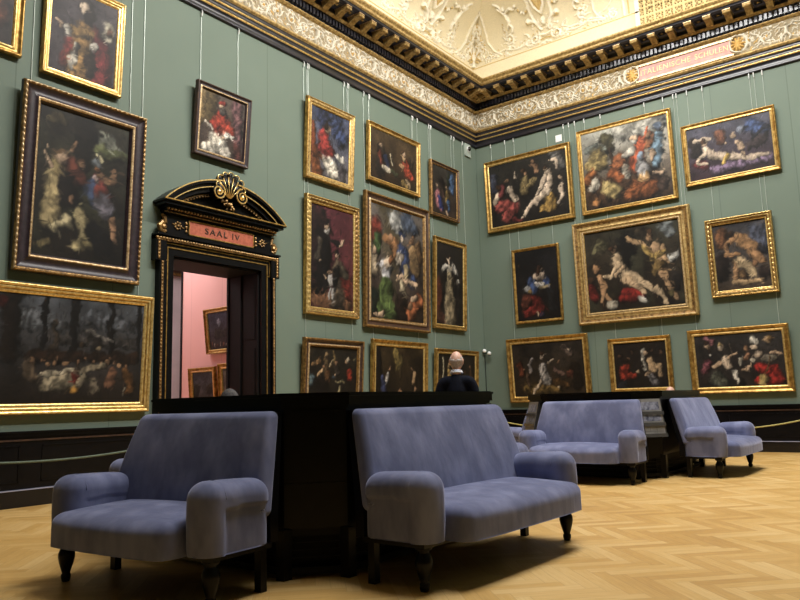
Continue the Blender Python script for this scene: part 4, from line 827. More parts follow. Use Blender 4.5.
P('R4', 'R', 2.45, 4.938, 2.628, 4.853, .126, .25, 'wide', 'largest painting on the right wall, a nude woman facing a man in gold drapery', ((44, 40, 30), (32, 22, 16), (56, 56, 40)),
  [([(.88, .05, .1), (.92, .14, .08)], (120, 130, 136), .4), ([(.2, .18, .08), (.1, .22, .05)], (96, 90, 60), .5), ([(.45, .2, .15), (.4, .45, .1)], (20, 18, 16), .2), ([(.6, .06, .08), (.7, .2, .06)], (60, 50, 36), .4), ([(.42, .82, .08), (.56, .86, .07), (.36, .88, .05)], (156, 32, 26), .4), ([(.06, .8, .07), (.02, .7, .06)], (120, 30, 26), .3), ([(.84, .96, .02), (.7, .78, .04), (.55, .66, .065), (.42, .58, .085), (.33, .42, .08), (.34, .36, .07)], (220, 186, 142), .03), ([(.62, .84, .03), (.52, .72, .05), (.42, .64, .07)], (210, 172, 128), 0), ([(.34, .44, .04), (.22, .58, .028)], (220, 186, 142), 0), ([(.40, .46, .03), (.30, .56, .025)], (214, 176, 132), 0),
   ([(.31, .26, .045)], (196, 150, 110), 0), ([(.28, .24, .045)], (84, 50, 30), 0), ([(.15, .56, .05), (.17, .68, .06), (.15, .86, .025)], (206, 150, 100), 0), ([(.2, .8, .03), (.26, .88, .02)], (200, 146, 98), 0), ([(.12, .46, .045)], (196, 140, 90), 0), ([(.05, .6, .05)], (90, 60, 40), 0), ([(.24, .92, .06), (.28, .92, .04)], (180, 170, 150), .2), ([(.56, .9, .045), (.6, .93, .03)], (206, 202, 190), .2),
   ([(.76, .30, .075), (.78, .44, .07)], (206, 160, 114), 0), ([(.80, .56, .045), (.84, .74, .035), (.92, .92, .022)], (200, 152, 104), 0), ([(.70, .3, .035), (.52, .16, .028), (.46, .12, .02)], (206, 160, 110), 0), ([(.84, .3, .035), (.86, .48, .03)], (206, 160, 110), 0), ([(.66, .3, .05), (.74, .42, .055), (.84, .36, .04)], (190, 152, 72), .45), ([(.78, .52, .07), (.72, .6, .05)], (120, 92, 46), .3), ([(.70, .16, .045)], (200, 150, 104), 0), ([(.70, .12, .045)], (90, 60, 36), 0), ([(.94, .42, .05), (.9, .46, .04)], (196, 196, 190), .2), ([(.92, .66, .07), (.94, .8, .05)], (40, 34, 30), .3), ([(.92, .58, .03)], (120, 110, 90), .2), ([(.87, .84, .04)], (110, 96, 56), .2)], 1.08)
P('R5', 'R', 5.193, 6.388, 2.921, 4.455, .124, .125, 'carvedb', 'carved gilt framed painting of two wrestling men under a cloudy sky', ((70, 70, 78), (62, 50, 40)),
  [([(.85, .2, .16), (.9, .4, .12)], (76, 84, 108), .4), ([(.15, .15, .12), (.15, .3, .1)], (120, 74, 44), .4), ([(.15, .55, .12), (.1, .75, .12)], (36, 28, 26), 0), ([(.72, .42, .11), (.55, .30, .11), (.45, .24, .09)], (196, 140, 86), .1), ([(.40, .24, .05), (.22, .34, .04), (.26, .44, .035)], (190, 134, 84), 0), ([(.36, .16, .06)], (60, 40, 28), 0), ([(.46, .5, .04), (.24, .46, .035)], (190, 134, 84), 0), ([(.72, .5, .07), (.9, .6, .06)], (186, 132, 84), 0), ([(.4, .62, .05), (.36, .85, .05)], (190, 138, 90), 0), ([(.5, .62, .09), (.62, .68, .09), (.7, .8, .06)], (220, 186, 136), .05), ([(.74, .62, .05)], (160, 110, 72), 0), ([(.3, .9, .04), (.6, .92, .05), (.85, .86, .04)], (206, 166, 116), 0), ([(.5, .8, .06)], (130, 96, 60), .3), ([(.9, .8, .1)], (50, 38, 34), .2)], 1.08)
P('R6', 'R', .9, 2.076, 2.79, 4.521, .097, .065, 'thin', 'thin gilt framed painting of a seated woman in blue sleeves and a red skirt', ((26, 26, 28), (24, 18, 18)),
  [([(.38, .74, .12), (.5, .82, .12), (.2, .88, .08)], (150, 40, 34), .4), ([(.22, .7, .09), (.16, .78, .08)], (110, 50, 36), .3), ([(.36, .46, .07), (.42, .56, .08)], (60, 84, 140), .4), ([(.68, .45, .06), (.74, .50, .05)], (56, 84, 150), .4), ([(.28, .54, .06)], (210, 210, 214), .3), ([(.46, .38, .055), (.6, .40, .055)], (226, 196, 170), 0), ([(.5, .5, .045), (.62, .5, .04)], (220, 214, 206), .2), ([(.60, .30, .045)], (214, 172, 140), 0), ([(.57, .26, .05), (.5, .36, .03)], (84, 50, 34), 0), ([(.6, .54, .03), (.8, .54, .025)], (170, 150, 110), .2), ([(.8, .62, .06), (.85, .85, .06)], (34, 34, 36), .2), ([(.46, .9, .025), (.5, .94, .02)], SK, 0), ([(.6, .92, .05)], (50, 60, 100), .3), ([(.1, .22, .02)], (90, 70, 40), 0), ([(.32, .58, .04)], (190, 150, 80), .1)])
P('R7', 'R', .668, 2.626, 1.015, 2.459, .141, .13, 'gilt', 'dark painting with a dancing figure in white above an ochre foreground', ((46, 40, 36), (44, 32, 20), (60, 50, 40)),
  [([(.2, .85, .12), (.6, .9, .1)], (120, 92, 44), .5), ([(.75, .15, .09), (.82, .25, .06)], (110, 90, 80), .4), ([(.8, .2, .03)], SP, 0), ([(.1, .4, .06), (.12, .6, .06)], (110, 50, 30), .3), ([(.3, .32, .03), (.24, .42, .03), (.26, .55, .03)], (150, 140, 140), .3), ([(.43, .45, .08), (.44, .6, .1), (.5, .72, .11)], (176, 170, 168), .45), ([(.40, .7, .04), (.28, .95, .025)], SP, 0), ([(.6, .5, .04), (.7, .62, .05)], (150, 110, 96), .3), ([(.44, .26, .045)], SP, 0), ([(.43, .22, .04)], BR, 0), ([(.5, .4, .02), (.58, .34, .016)], SP, 0), ([(.2, .6, .05), (.22, .8, .04)], (100, 74, 54), .3), ([(.62, .75, .08), (.75, .82, .07)], (90, 60, 30), .3), ([(.64, .84, .04)], (190, 170, 140), .2), ([(.88, .5, .1), (.9, .8, .12)], (34, 26, 20), .2), ([(.15, .5, .03)], SD, 0), ([(.66, .38, .03)], SD, 0), ([(.8, .6, .07)], (110, 54, 36), .3)])
P('R8', 'R', 3.05, 4.338, 1.14, 2.285, .085, .11, 'gilt', 'small painting of a figure in red facing a bare shouldered woman in a veil', ((34, 26, 22), (26, 20, 18)),
  heads([(.12, .3), (.35, .22), (.75, .2), (.9, .26)], .05, (90, 62, 44), (30, 22, 18))+[([(.2, .58, .12), (.2, .72, .14), (.38, .72, .07)], (180, 46, 28), .3), ([(.15, .9, .1), (.1, .95, .1)], (40, 46, 60), .2), ([(.26, .36, .06)], SD, 0), ([(.22, .36, .06)], (50, 34, 26), 0), ([(.46, .66, .04), (.48, .62, .03)], SK, 0), ([(.7, .45, .10), (.74, .58, .11), (.86, .55, .06), (.88, .75, .05)], (214, 174, 126), .05), ([(.68, .74, .08), (.76, .88, .1)], (110, 108, 116), .4), ([(.58, .2, .06), (.56, .42, .04), (.58, .6, .03)], (196, 190, 176), .3), ([(.62, .26, .055)], (220, 180, 140), 0), ([(.64, .68, .04), (.6, .72, .03)], SK, 0)])
P('R9', 'R', 4.682, 6.47, 1.087, 2.329, .124, .125, 'gilt', 'wide gilt framed painting of merry musicians with feathered hats and a lute', ((48, 46, 46), (34, 28, 26)),
  [([(.14, .08, .06), (.2, .14, .07)], (150, 90, 100), .4), ([(.15, .22, .065)], SK, 0), ([(.14, .16, .05)], (60, 40, 34), 0), ([(.17, .3, .03)], (60, 40, 30), 0), ([(.14, .55, .10), (.1, .68, .09)], (140, 70, 84), .4), ([(.18, .38, .04)], (206, 200, 190), .3), ([(.24, .86, .16), (.3, .95, .12)], (84, 88, 76), .4), ([(.22, .62, .05), (.3, .54, .04)], SK, 0), ([(.35, .48, .08), (.38, .62, .07)], SP, 0), ([(.44, .72, .05), (.46, .95, .04)], (214, 208, 196), .4), ([(.30, .26, .065)], SP, 0), ([(.29, .20, .05)], (180, 150, 96), 0), ([(.38, .44, .03), (.48, .36, .025)], SK, 0),
   ([(.68, .14, .07), (.72, .2, .05)], (220, 214, 200), .3), ([(.60, .3, .06)], SD, 0), ([(.60, .42, .06), (.56, .5, .05)], (160, 110, 80), .3), ([(.52, .5, .045), (.52, .58, .03)], (200, 194, 176), .2), ([(.68, .28, .06)], SP, 0), ([(.72, .42, .07)], SP, 0), ([(.66, .52, .06)], (200, 190, 170), .3), ([(.62, .64, .035), (.54, .72, .025)], SK, 0), ([(.72, .66, .10), (.86, .74, .13), (.92, .92, .10), (.7, .9, .08)], (180, 34, 30), .4), ([(.8, .5, .07), (.9, .5, .05)], (150, 140, 124), .3), ([(.84, .16, .07)], (176, 140, 100), .1), ([(.86, .14, .06)], (150, 110, 60), .1), ([(.86, .4, .04), (.98, .42, .03)], SK, 0), ([(.76, .86, .08), (.73, .96, .07)], (196, 166, 90), .1), ([(.78, .78, .016), (.84, .48, .012)], (120, 90, 50), 0), ([(.5, .86, .05), (.52, .95, .06)], (30, 26, 26), .2), ([(.42, .16, .01), (.42, .4, .01)], (100, 84, 70), 0)], 1.1)

FST = {  # outer material, middle, inner ; profile rows: fraction of width, depth, mat, egg amp, pitch
 'gilt': (('gold', 'gold', 'goldb'), [(0, 0, 0), (0, .05, 0), (.05, .075, 0), (.14, .082, 0, .004, .05), (.24, .075, 0), (.32, .055, 1), (.55, .048, 1), (.70, .05, 1), (.78, .058, 2), (.86, .056, 2, .003, .03), (.93, .045, 2), (1, .03, 2)], .9),
 'giltb': (('gold', 'goldb', 'goldb'), [(0, 0, 0), (0, .05, 0), (.08, .085, 0), (.2, .09, 1), (.3, .07, 1), (.42, .065, 0), (.5, .075, 1), (.6, .062, 1), (.74, .05, 0), (.84, .058, 1), (1, .028, 1)], .9),
 'carved': (('gold', 'goldm', 'goldb'), [(0, 0, 0), (0, .05, 0), (.06, .07, 0), (.15, .082, 0, .008, .045), (.26, .07, 0), (.36, .06, 1), (.5, .07, 1, .016, .07), (.66, .06, 1), (.78, .05, 0), (.88, .06, 2, .008, .035), (1, .03, 2)], 1),
 'carvedb': (('gold', 'goldd', 'goldb'), [(0, 0, 0), (0, .05, 0), (.06, .07, 0), (.14, .085, 2, .012, .07), (.26, .075, 0), (.38, .06, 1), (.54, .085, 2, .03, .10), (.7, .06, 1), (.8, .05, 0), (.9, .06, 2, .01, .045), (1, .03, 2)], 1),
 'dark': (('goldd', 'darkf', 'silver'), [(0, 0, 1), (0, .06, 1), (.05, .09, 0), (.12, .10, 2, .03, .07), (.2, .09, 0), (.26, .065, 1), (.5, .055, 1), (.70, .06, 1), (.76, .085, 1), (.82, .088, 2, .012, .05), (.9, .07, 2), (1, .03, 1)], 1),
 'darkthin': (('brownf', 'darkf', 'silver'), [(0, 0, 0), (0, .06, 0), (.08, .08, 0), (.2, .075, 0), (.3, .055, 1), (.62, .05, 1), (.7, .06, 2), (.82, .06, 2), (.88, .045, 1), (1, .03, 1)], 1),
 'darkgold': (('goldd', 'brownf', 'silver'), [(0, 0, 0), (0, .06, 0), (.06, .09, 0), (.14, .095, 0, .006, .05), (.24, .08, 0), (.30, .06, 1), (.55, .05, 1), (.66, .055, 1), (.74, .075, 2, .012, .045), (.84, .07, 2), (.92, .05, 0), (1, .03, 0)], 1),
 'brown': (('goldd', 'brownf', 'goldd'), [(0, 0, 0), (0, .05, 0), (.12, .075, 0), (.28, .07, 0), (.38, .05, 1), (.66, .045, 1), (.78, .06, 2, .004, .03), (1, .03, 2)], 1),
 'thin': (('gold', 'gold', 'gold'), [(0, 0, 0), (0, .04, 0), (.15, .06, 0), (.45, .055, 0), (.7, .045, 1), (1, .025, 2)], 1),
 'wide': (('goldm', 'goldd', 'silver'), [(0, 0, 0), (0, .08, 0), (.05, .11, 0), (.12, .12, 0, .006, .05), (.18, .11, 0), (.22, .095, 2), (.25, .09, 1), (.45, .085, 1), (.62, .08, 0), (.66, .09, 0), (.72, .085, 1), (.84, .06, 0), (.88, .075, 2, .008, .04), (.94, .065, 2), (1, .035, 0)], 1)}
def frame_mesh(W, H, fw, style, name, parent):
    mats, prof, ds = FST[style]; rows = []; mi = []
    n = 1; segs = (max(10, int(W/.0175)), max(10, int(H/.0175)))
    for r in prof:
        f, d = r[0], r[1]*ds; amp, pit = (r[3], r[4]) if len(r) > 3 else (0, 1)
        s = f*fw; a, b, c, e = -W/2+s, W/2-s, s, H-s; row = []
        for (x0, z0, x1, z1, k, LL) in ((a, c, b, c, segs[0], W), (b, c, b, e, segs[1], H), (b, e, a, e, segs[0], W), (a, e, a, c, segs[1], H)):
            t = np.linspace(0, 1, k+1)[:-1]; q = amp*(np.abs(np.cos(PI*t*LL/pit))-.4)
            row.append(np.stack([x0+(x1-x0)*t, -(d+q), z0+(z1-z0)*t], -1))
        row = np.concatenate(row); rows.append(np.vstack([row, row[:1]]))
    Pm = np.stack(rows)
    o = grid_mesh(name, Pm, list(mats), None, parent, smooth=False)
    idx = np.repeat([prof[j+1][2] for j in range(len(prof)-1)], Pm.shape[1]-1); o.data.polygons.foreach_set('material_index', idx.astype(np.int32))
    return o
def painting(key, wall=None, off=.018):
    w_, u0, u1, z0, z1, t, fw, style, label, bg, shapes, gain = PT[key]
    W = u1-u0; H = z1-z0; uc = (u0+u1)/2
    if w_ == 'L': root = empty('framed_painting', (off, uc, z0), PI/2)
    elif w_ == 'R': root = empty('framed_painting', (uc, -off, z0), 0)
    else: root = empty('framed_painting', (uc, YP-off, z0), 0)
    tag(root, label, 'painting')
    tilt = math.asin((t-.05)/H)
    f = frame_mesh(W, H, fw, style, 'frame', root); f.rotation_euler = (tilt, 0, 0)
    cw, ch = W-2*fw+.01, H-2*fw+.01
    c = paint(cw, ch, bg, shapes, sum(map(ord, key))*7 % 991, gain)
    ny, nx = c.shape[:2]; X, Z = np.meshgrid(np.linspace(-cw/2, cw/2, nx), np.linspace(H-fw+.005, fw-.005, ny))
    cv = grid_mesh('canvas', np.stack([X, np.full_like(X, -.026), Z], -1), 'canvas', c, root, smooth=False, flip=True); cv.rotation_euler = (tilt, 0, 0)
    if w_ in 'LR':
        for sx in (-1, 1):
            x = sx*(W/2-min(.16, W*.16)); m = MB(); yt = .018-.012
            m.tube([(x, yt, H*.96), (x, yt, 7.19-z0)], .0055, 5, 0)
            hr = m.build('hanging_rod', 'wire', root)
            m = MB(); m.tube([(x, -.006, 7.245-z0), (x, -.025, 7.21-z0), (x, -.012, 7.15-z0)], .010, 6, 0); m.ball((x, -.012, 7.15-z0), .012, (1, 1, 1.2), 6, 4, 0)
            m.build('rod_hook', 'metalw', hr)
    return root
for k in list(PT): painting(k)
# the adjoining room's paintings
PT['P1'] = ('P', -2.03, -1.12, 2.05, 2.87, .14, .08, 'gilt', 'small gilt framed landscape tilted high on the pink wall beyond the doorway', ((60, 70, 100), (50, 42, 36)), [([(.4, .3, .1)], (170, 190, 220), .2), ([(.3, .6, .14), (.7, .6, .12)], (44, 46, 34), .4)]+[([(.1+.1*i, .8+.04*(i % 3), .03), (.1+.1*i, .9, .03)], ((170, 160, 150) if i % 2 else (120, 70, 54)), .2) for i in range(9)], 1.1)
PT['P2'] = ('P', -2.48, -1.72, .95, 1.82, .12, .09, 'gilt', 'gilt framed dark landscape low on the pink wall, left of the pair', ((70, 80, 96), (44, 38, 30)), [([(.2, .4, .14), (.1, .6, .1)], (40, 44, 30), .4), ([(.8, .45, .14)], (46, 48, 32), .4)]+[([(.15+.1*i, .75, .04), (.15+.1*i, .9, .04)], ((150, 120, 90) if i % 2 else (80, 54, 40)), .2) for i in range(8)], 1.1)
PT['P3'] = ('P', -1.64, -.85, .95, 1.86, .12, .10, 'gilt', 'gilt framed grey painting low on the pink wall, right of the pair', ((120, 120, 116), (70, 66, 60)), [([(.4, .5, .1), (.4, .8, .12)], (150, 144, 130), .3)], 1.0)
for k in ('P1', 'P2', 'P3'): painting(k)
# ------------------------------------------------------------------ sofas
def make_sofa(W, label):
    root = tag(empty('sofa'), label, 'sofa')
    hw = W/2; aw = .23
    # seat: one deep cushion with a rolled front edge
    def crown(v, h):
        if v[2] > 0: v[2] += .035*(1-(v[0]/h[0])**2)*(1-((v[1])/h[1])**2)
        if v[1] < 0: v[1] -= .030*(1-(v[0]/h[0])**4)*(1-(max(0, v[2])/h[2])**2)
        v[2] += .012*(v[1]/h[1])*max(0, v[2]/h[2])
        return v
    m = MB(); m.rbox((0, .17, .362), (W-2*aw+.03, .60, .20), .07, 14, 7, crown, 0, True)
    m.build('seat', 'velvet', root, True)
    # back, leaning and narrowing to the top
    def lean(v, h):
        z = v[2]+h[2]; t = z/(2*h[2]); v[1] += .185*t-.02*math.sin(PI*t)*(1 if v[1] < 0 else 0)
        v[0] *= 1-t*(.11/hw); return v
    m = MB(); m.rbox((0, .452, .722), (W-.03, .10, .614), .045, 16, 5, lean); m.build('backrest', 'velvet', root, True)
    m = MB()
    vs = []
    for s in (-1, 1): pass
    for (z, y, w) in ((.0, .535, hw-.03), (.42, .535, hw-.03), (1.02, .695, hw-.14)):
        vs += [(-w, y-.045, z), (w, y-.045, z), (w, y+.02, z), (-w, y+.02, z)]
    vs = [(x, y, z if z else .27) for x, y, z in vs]
    m.add(vs, [(0, 1, 2, 3), (8, 11, 10, 9)]+[(4*i+k, 4*i+4+k, 4*i+4+(k+1) % 4, 4*i+(k+1) % 4) for i in (0, 1) for k in range(4)])
    m.build('back_frame', 'black', root)
    # arms
    for s in (-1, 1):
        m = MB(); cx = s*(hw-aw/2)
        def arm(v, h):
            t = (v[1]+h[1])/(2*h[1])                       # 0 front, 1 at the back
            if v[2] > 0: v[2] -= .020*t*t
            if t > .26 and v[2] < .045: v[0] = v[0]*.91-s*.006
            if t < .26: v[1] -= .016*math.cos(v[0]/h[0]*PI/2)*max(0, math.cos((v[2]/h[2])*PI/2))
            return v
        m.rbox((cx, .245, .465), (aw, .51, .392), .098, 16, 9, arm, 0, True)
        ar = m.build('armrest', 'velvet', root, True)
        pts = [(cx+s*.0-aw*.43*math.cos(a)*-1*1.0, .078, .585+.10*math.sin(a)) for a in np.linspace(.05, PI-.05, 14)]
        q = MB(); q.tube([(cx-aw*.497*math.cos(a), .115, .563+.097*math.sin(a)) for a in np.linspace(0, PI, 18)], .0035, 6); q.build('piping', 'velvet', ar, True)
    m = MB(); m.box(-hw+.02, hw-.02, .03, .49, .245, .272); m.build('seat_rail', 'black', root)
    for s in (-1, 1):
        m = MB(); m.lathe([(.036, .25), (.050, .245), (.050, .228), (.030, .218), (.034, .208), (.040, .195), (.050, .17), (.051, .15), (.044, .115), (.032, .075), (.024, .05), (.030, .04), (.030, .022), (.024, .0)], (s*(hw-.085), .085, 0), 18); m.build('leg', 'black', root, True)
        m = MB(); m.box(s*(hw-.05), s*(hw-.10), .43, .48, 0, .25); m.build('leg', 'black', root)
    return root
# ------------------------------------------------------------------ seat islands
OCT_FAR = [(4.11, -11.69), (5.38, -11.69), (5.66, -11.41), (5.66, -9.64), (5.36, -9.34), (4.11, -9.34), (3.77, -9.64), (3.77, -11.39)]
OCT = [(4.0, -11.57), (5.33, -11.57), (5.61, -11.29), (5.61, -9.52), (5.33, -9.24), (4.0, -9.24), (3.70, -9.52), (3.70, -11.30)]
def offs(poly, d):
    n = len(poly); out = []; cx = sum(p[0] for p in poly)/n; cy = sum(p[1] for p in poly)/n
    for i in range(n):
        a, b, c = (np.array(poly[(i+k-1) % n]) for k in range(3))
        e1 = b-a; e2 = c-b; n1 = np.array([e1[1], -e1[0]])/np.linalg.norm(e1); n2 = np.array([e2[1], -e2[0]])/np.linalg.norm(e2)
        k = (n1+n2)/(1+n1@n2); out.append(tuple(b+d*k))
    return out
def island(dx, dy, label, OCT=OCT):
    c = (4.7, -10.45); O = [(x-c[0], y-c[1]) for x, y in OCT]
    r = tag(empty('island_cabinet', (c[0]+dx, c[1]+dy, 0)), label, 'cabinet', None)
    m = MB(); m.prism(O, .30, 1.04)
    m.build('body', 'black', r)
    # plinth: posts at the corners, low rail, louvred openings
    m = MB(); m.prism(offs(O, -.12), .0, .30, 1)
    for i, (x, y) in enumerate(O):
        m.prism(offs([(x-.035, y-.035), (x+.035, y-.035), (x+.035, y+.035), (x-.035, y+.035)], 0), 0, .30)
    n = len(O)
    for i in range(n):
        a = np.array(O[i]); b = np.array(O[(i+1) % n]); d = (b-a)/np.linalg.norm(b-a); nn = np.array([d[1], -d[0]])
        for z0, z1, o in ((.025, .065, .0), (.255, .30, .0), (.115, .123, -.02), (.16, .168, -.02), (.205, .213, -.02)):
            q = [a+d*.03+nn*o, b-d*.03+nn*o, b-d*.03+nn*(o-.02), a+d*.03+nn*(o-.02)]; m.prism([tuple(p) for p in q][::-1], z0, z1, 1)
    m.build('plinth', ['black', 'blackm'], r)
    # raised panels on the corner faces
    for i in (1, 3, 5, 7):
        a = np.array(O[i]); b = np.array(O[(i+1) % n]); d = (b-a)/np.linalg.norm(b-a); nn = np.array([d[1], -d[0]]); m = MB()
        q = [a+d*.012, b-d*.012, b-d*.012+nn*.014, a+d*.012+nn*.014]; m.prism([tuple(p) for p in q], .585, 1.03)
        q = [a+d*.012, b-d*.012, b-d*.012+nn*.01, a+d*.012+nn*.01]; m.prism([tuple(p) for p in q], .31, .575)
        m.build('corner_panel', 'black', r)
    m = MB(); m.prism(offs(O, .025), 1.04, 1.06); m.prism(offs(O, .045), 1.06, 1.115); m.prism(offs(O, .055), 1.115, 1.132); m.prism(offs(O, .035), 1.132, 1.138)
    m.build('top_slab', 'black', r)
    return r, c
island(0, 0, 'black octagonal cabinet between the nearest blue sofas')
DXF, DYF = -.05, 6.38
island(DXF, DYF, 'black octagonal cabinet between the far blue sofas', OCT_FAR)
SL = make_sofa(1.95, 'long blue velvet sofa in front at right of the near black cabinet')
SS = make_sofa(1.49, 'short blue velvet sofa in front at left of the near black cabinet')
FL = make_sofa(1.90, 'blue sofa turned right at the far cabinet, pale sheen on its back')
FS = make_sofa(1.60, 'blue sofa facing forward between two leaflet racks on the far cabinet')
def put(o, x, y, rz): o.location = (x, y, 0); o.rotation_euler = (0, 0, rz)
put(SL, 6.345, -10.46, PI/2-math.radians(1.8)); put(SS, 4.785, -12.345, math.radians(4.2))
put(FL, 6.33, -3.97, PI/2); put(FS, 4.80, -6.05, 0)
def place(src, x, y, rz, label):
    o = copy_thing(src, (x, y, 0), rz); o['label'] = label; return o
place(SL, 2.98, -10.41, -PI/2, 'blue sofa on the far left side of the near cabinet, only an armrest showing')
place(SS, 4.75, -8.52, PI, 'blue sofa behind the near cabinet, armrest showing beyond the long front sofa')
place(FL, 3.0, -3.98, -PI/2, 'blue sofa facing left at the far cabinet, only an arm visible')
place(FS, 4.62, -2.24, PI, 'blue sofa hidden behind the far cabinet under the bald sitter')

# leaflet racks on the cut corners
def rack(i, dx, dy, label, OCT=OCT_FAR):
    a = np.array(OCT[i]); b = np.array(OCT[(i+1) % 8]); mid = (a+b)/2; d = (b-a)/np.linalg.norm(b-a); rz = math.atan2(d[1], d[0])
    nn = np.array([d[1], -d[0]])
    r = tag(empty('leaflet_rack', (mid[0]+dx+nn[0]*.018, mid[1]+dy+nn[1]*.018, .54), rz), label, 'rack'); r.scale = (1.14, 1.2, 1.42)
    m = MB()   # sloped acrylic back and three lips
    def slab(z0, z1, y0, y1, w, th, mi, mm): mm.add([(-w, y0, z0), (w, y0, z0), (w, y1, z1), (-w, y1, z1), (-w, y0-th, z0), (w, y0-th, z0), (w, y1-th, z1), (-w, y1-th, z1)], [(0, 1, 2, 3), (7, 6, 5, 4), (0, 4, 5, 1), (1, 5, 6, 2), (2, 6, 7, 3), (3, 7, 4, 0)], mi)
    slab(.0, .34, -.10, -.005, .165, .008, 0, m)
    for s in (-1, 1): m.add([(s*.165, 0, .0), (s*.165, -.12, .0), (s*.165, -.02, .35), (s*.165, 0, .35), (s*.160, 0, .0), (s*.160, -.12, .0), (s*.160, -.02, .35), (s*.160, 0, .35)], [(0, 1, 2, 3), (7, 6, 5, 4), (0, 4, 5, 1), (1, 5, 6, 2), (2, 6, 7, 3)], 0)
    for k in range(3): slab(.0+.10*k, .03+.10*k, -.135+.028*k, -.128+.028*k, .165, .004, 0, m)
    hd = m.build('holder', 'plastic', r)
    for k, (z0, z1, yo) in enumerate(((.01, .14, -.118), (.11, .245, -.092), (.21, .345, -.064))):
        m = MB(); sl = .279; y1 = yo+(z1-z0)*sl
        slab(z0, z1, yo, y1, .15, .004, 0, m)
        def on(u0, u1, f0, f1, mi):
            za, zb = z0+(z1-z0)*f0, z0+(z1-z0)*f1; ya, yb = yo+(za-z0)*sl-.0055, yo+(zb-z0)*sl-.0055
            m.add([(u0, ya, za), (u1, ya, za), (u1, yb, zb), (u0, yb, zb), (u0, ya+.002, za), (u1, ya+.002, za), (u1, yb+.002, zb), (u0, yb+.002, zb)], [(0, 1, 2, 3), (0, 4, 5, 1), (2, 6, 7, 3)], mi)
        if k == 0:
            for (a0, a1, b0, b1) in ((-.13, .13, .30, .33), (-.13, .13, .62, .65), (-.03, -.025, .30, .92), (.05, .055, .05, .62), (-.13, -.02, .92, .94), (.0, .13, .88, .90)): on(a0, a1, b0, b1, 1)
        else: on(-.125, .125, .25, .80, 2)
        m.build('leaflet', ['paper', 'ink', 'photo'], hd)
    return r
rack(1, DXF, DYF, 'acrylic rack of leaflets on the corner between the two far sofas')
rack(7, DXF, DYF, 'acrylic rack of leaflets seen edge on, left of the far sofa')
rack(3, 0, 0, 'leaflet rack seen edge on behind the long near sofa', OCT)

# ------------------------------------------------------------------ people
def skin_mesh(verts, edges, radii, sub=2):
    me = bpy.data.meshes.new('tmp'); me.from_pydata(verts, edges, []); o = bpy.data.objects.new('tmp', me); COL.objects.link(o)
    sk = o.modifiers.new('s', 'SKIN'); sk.use_smooth_shade = True
    for i, r in enumerate(radii): me.skin_vertices[0].data[i].radius = (r if isinstance(r, tuple) else (r, r))
    me.skin_vertices[0].data[0].use_root = True
    ss = o.modifiers.new('u', 'SUBSURF'); ss.levels = sub
    bpy.context.view_layer.update(); out = bpy.data.meshes.new_from_object(o.evaluated_get(bpy.context.evaluated_depsgraph_get()))
    bpy.data.objects.remove(o); return out
def chain_mesh(chains, sub=2):
    """each chain: list of (point, radius); returns (verts, faces)"""
    V = []; Fc = []
    for ch in chains:
        vs = [tuple(p) for p, r in ch]; me = skin_mesh(vs, [(i, i+1) for i in range(len(vs)-1)], [r for p, r in ch], sub)
        b = len(V); V += [tuple(v.co) for v in me.vertices]; Fc += [tuple(b+i for i in p.vertices) for p in me.polygons]; bpy.data.meshes.remove(me)
    return V, Fc
def head_geo(c, rz, tilt=0., hs=1.):
    """shaped head: skull, brow, nose, lips, chin, ears. faces local -y"""
    V = []; Fc = []; n, m = 32, 24
    for i in range(m+1):
        th = PI*i/m
        for k in range(n):
            a = 2*PI*k/n; x = math.sin(th)*math.sin(a); y = -math.sin(th)*math.cos(a); z = math.cos(th)
            px, py, pz = x*.076, y*.098, z*.118
            if z < 0: px *= 1-.28*(-z); py = py*(1-.16*(-z)) if y < 0 else py*(1-.45*(-z))
            if y < 0:
                f = -y; ex = abs(px)
                py -= .022*math.exp(-(px/.012)**2-((pz+.012)/.022)**2)*f       # nose
                py -= .006*math.exp(-(px/.05)**2-((pz-.022)/.010)**2)*f        # brow
                py += .009*(math.exp(-((ex-.030)/.014)**2-((pz-.004)/.011)**2))*f
                py -= .006*math.exp(-(px/.020)**2-((pz+.050)/.007)**2)*f       # lips
                py += .004*math.exp(-(px/.022)**2-((pz+.043)/.003)**2)*f
                py -= .008*math.exp(-(px/.022)**2-((pz+.088)/.016)**2)*f       # chin
            V.append((px, py, pz))
    for i in range(m):
        for k in range(n): Fc.append((i*n+k, (i+1)*n+k, (i+1)*n+(k+1) % n, i*n+(k+1) % n))
    for s in (-1, 1):       # ears
        e = MB(); e.tube([(s*(.078+.004*math.sin(t)), .012+.016*math.cos(t)*.9, -.002+.030*math.sin(t)) for t in np.linspace(-.4, 2*PI-.9, 14)], .0062, 6); e.ball((s*.074, .012, -.004), .02, (.4, .8, 1.3), 8, 6)
        b = len(V); V += e.v; Fc += [tuple(b+i for i in f) for f in e.f]
    R = Matrix.Rotation(rz, 4, 'Z') @ Matrix.Rotation(tilt, 4, 'X') @ Matrix.Scale(hs, 4)
    V = [tuple(np.array(R @ Vector(v))+np.array(c)) for v in V]
    return V, Fc
def to_obj(name, geos, m, parent, remesh=None):
    V = []; Fc = []
    for v, f in geos: b = len(V); V += list(v); Fc += [tuple(b+i for i in q) for q in f]
    me = bpy.data.meshes.new(name); me.from_pydata(V, [], Fc); me.update(); o = link(name, me, m, parent, True)
    if remesh:
        r = o.modifiers.new('r', 'REMESH'); r.mode = 'VOXEL'; r.voxel_size = remesh; r.use_smooth_shade = True
    return o
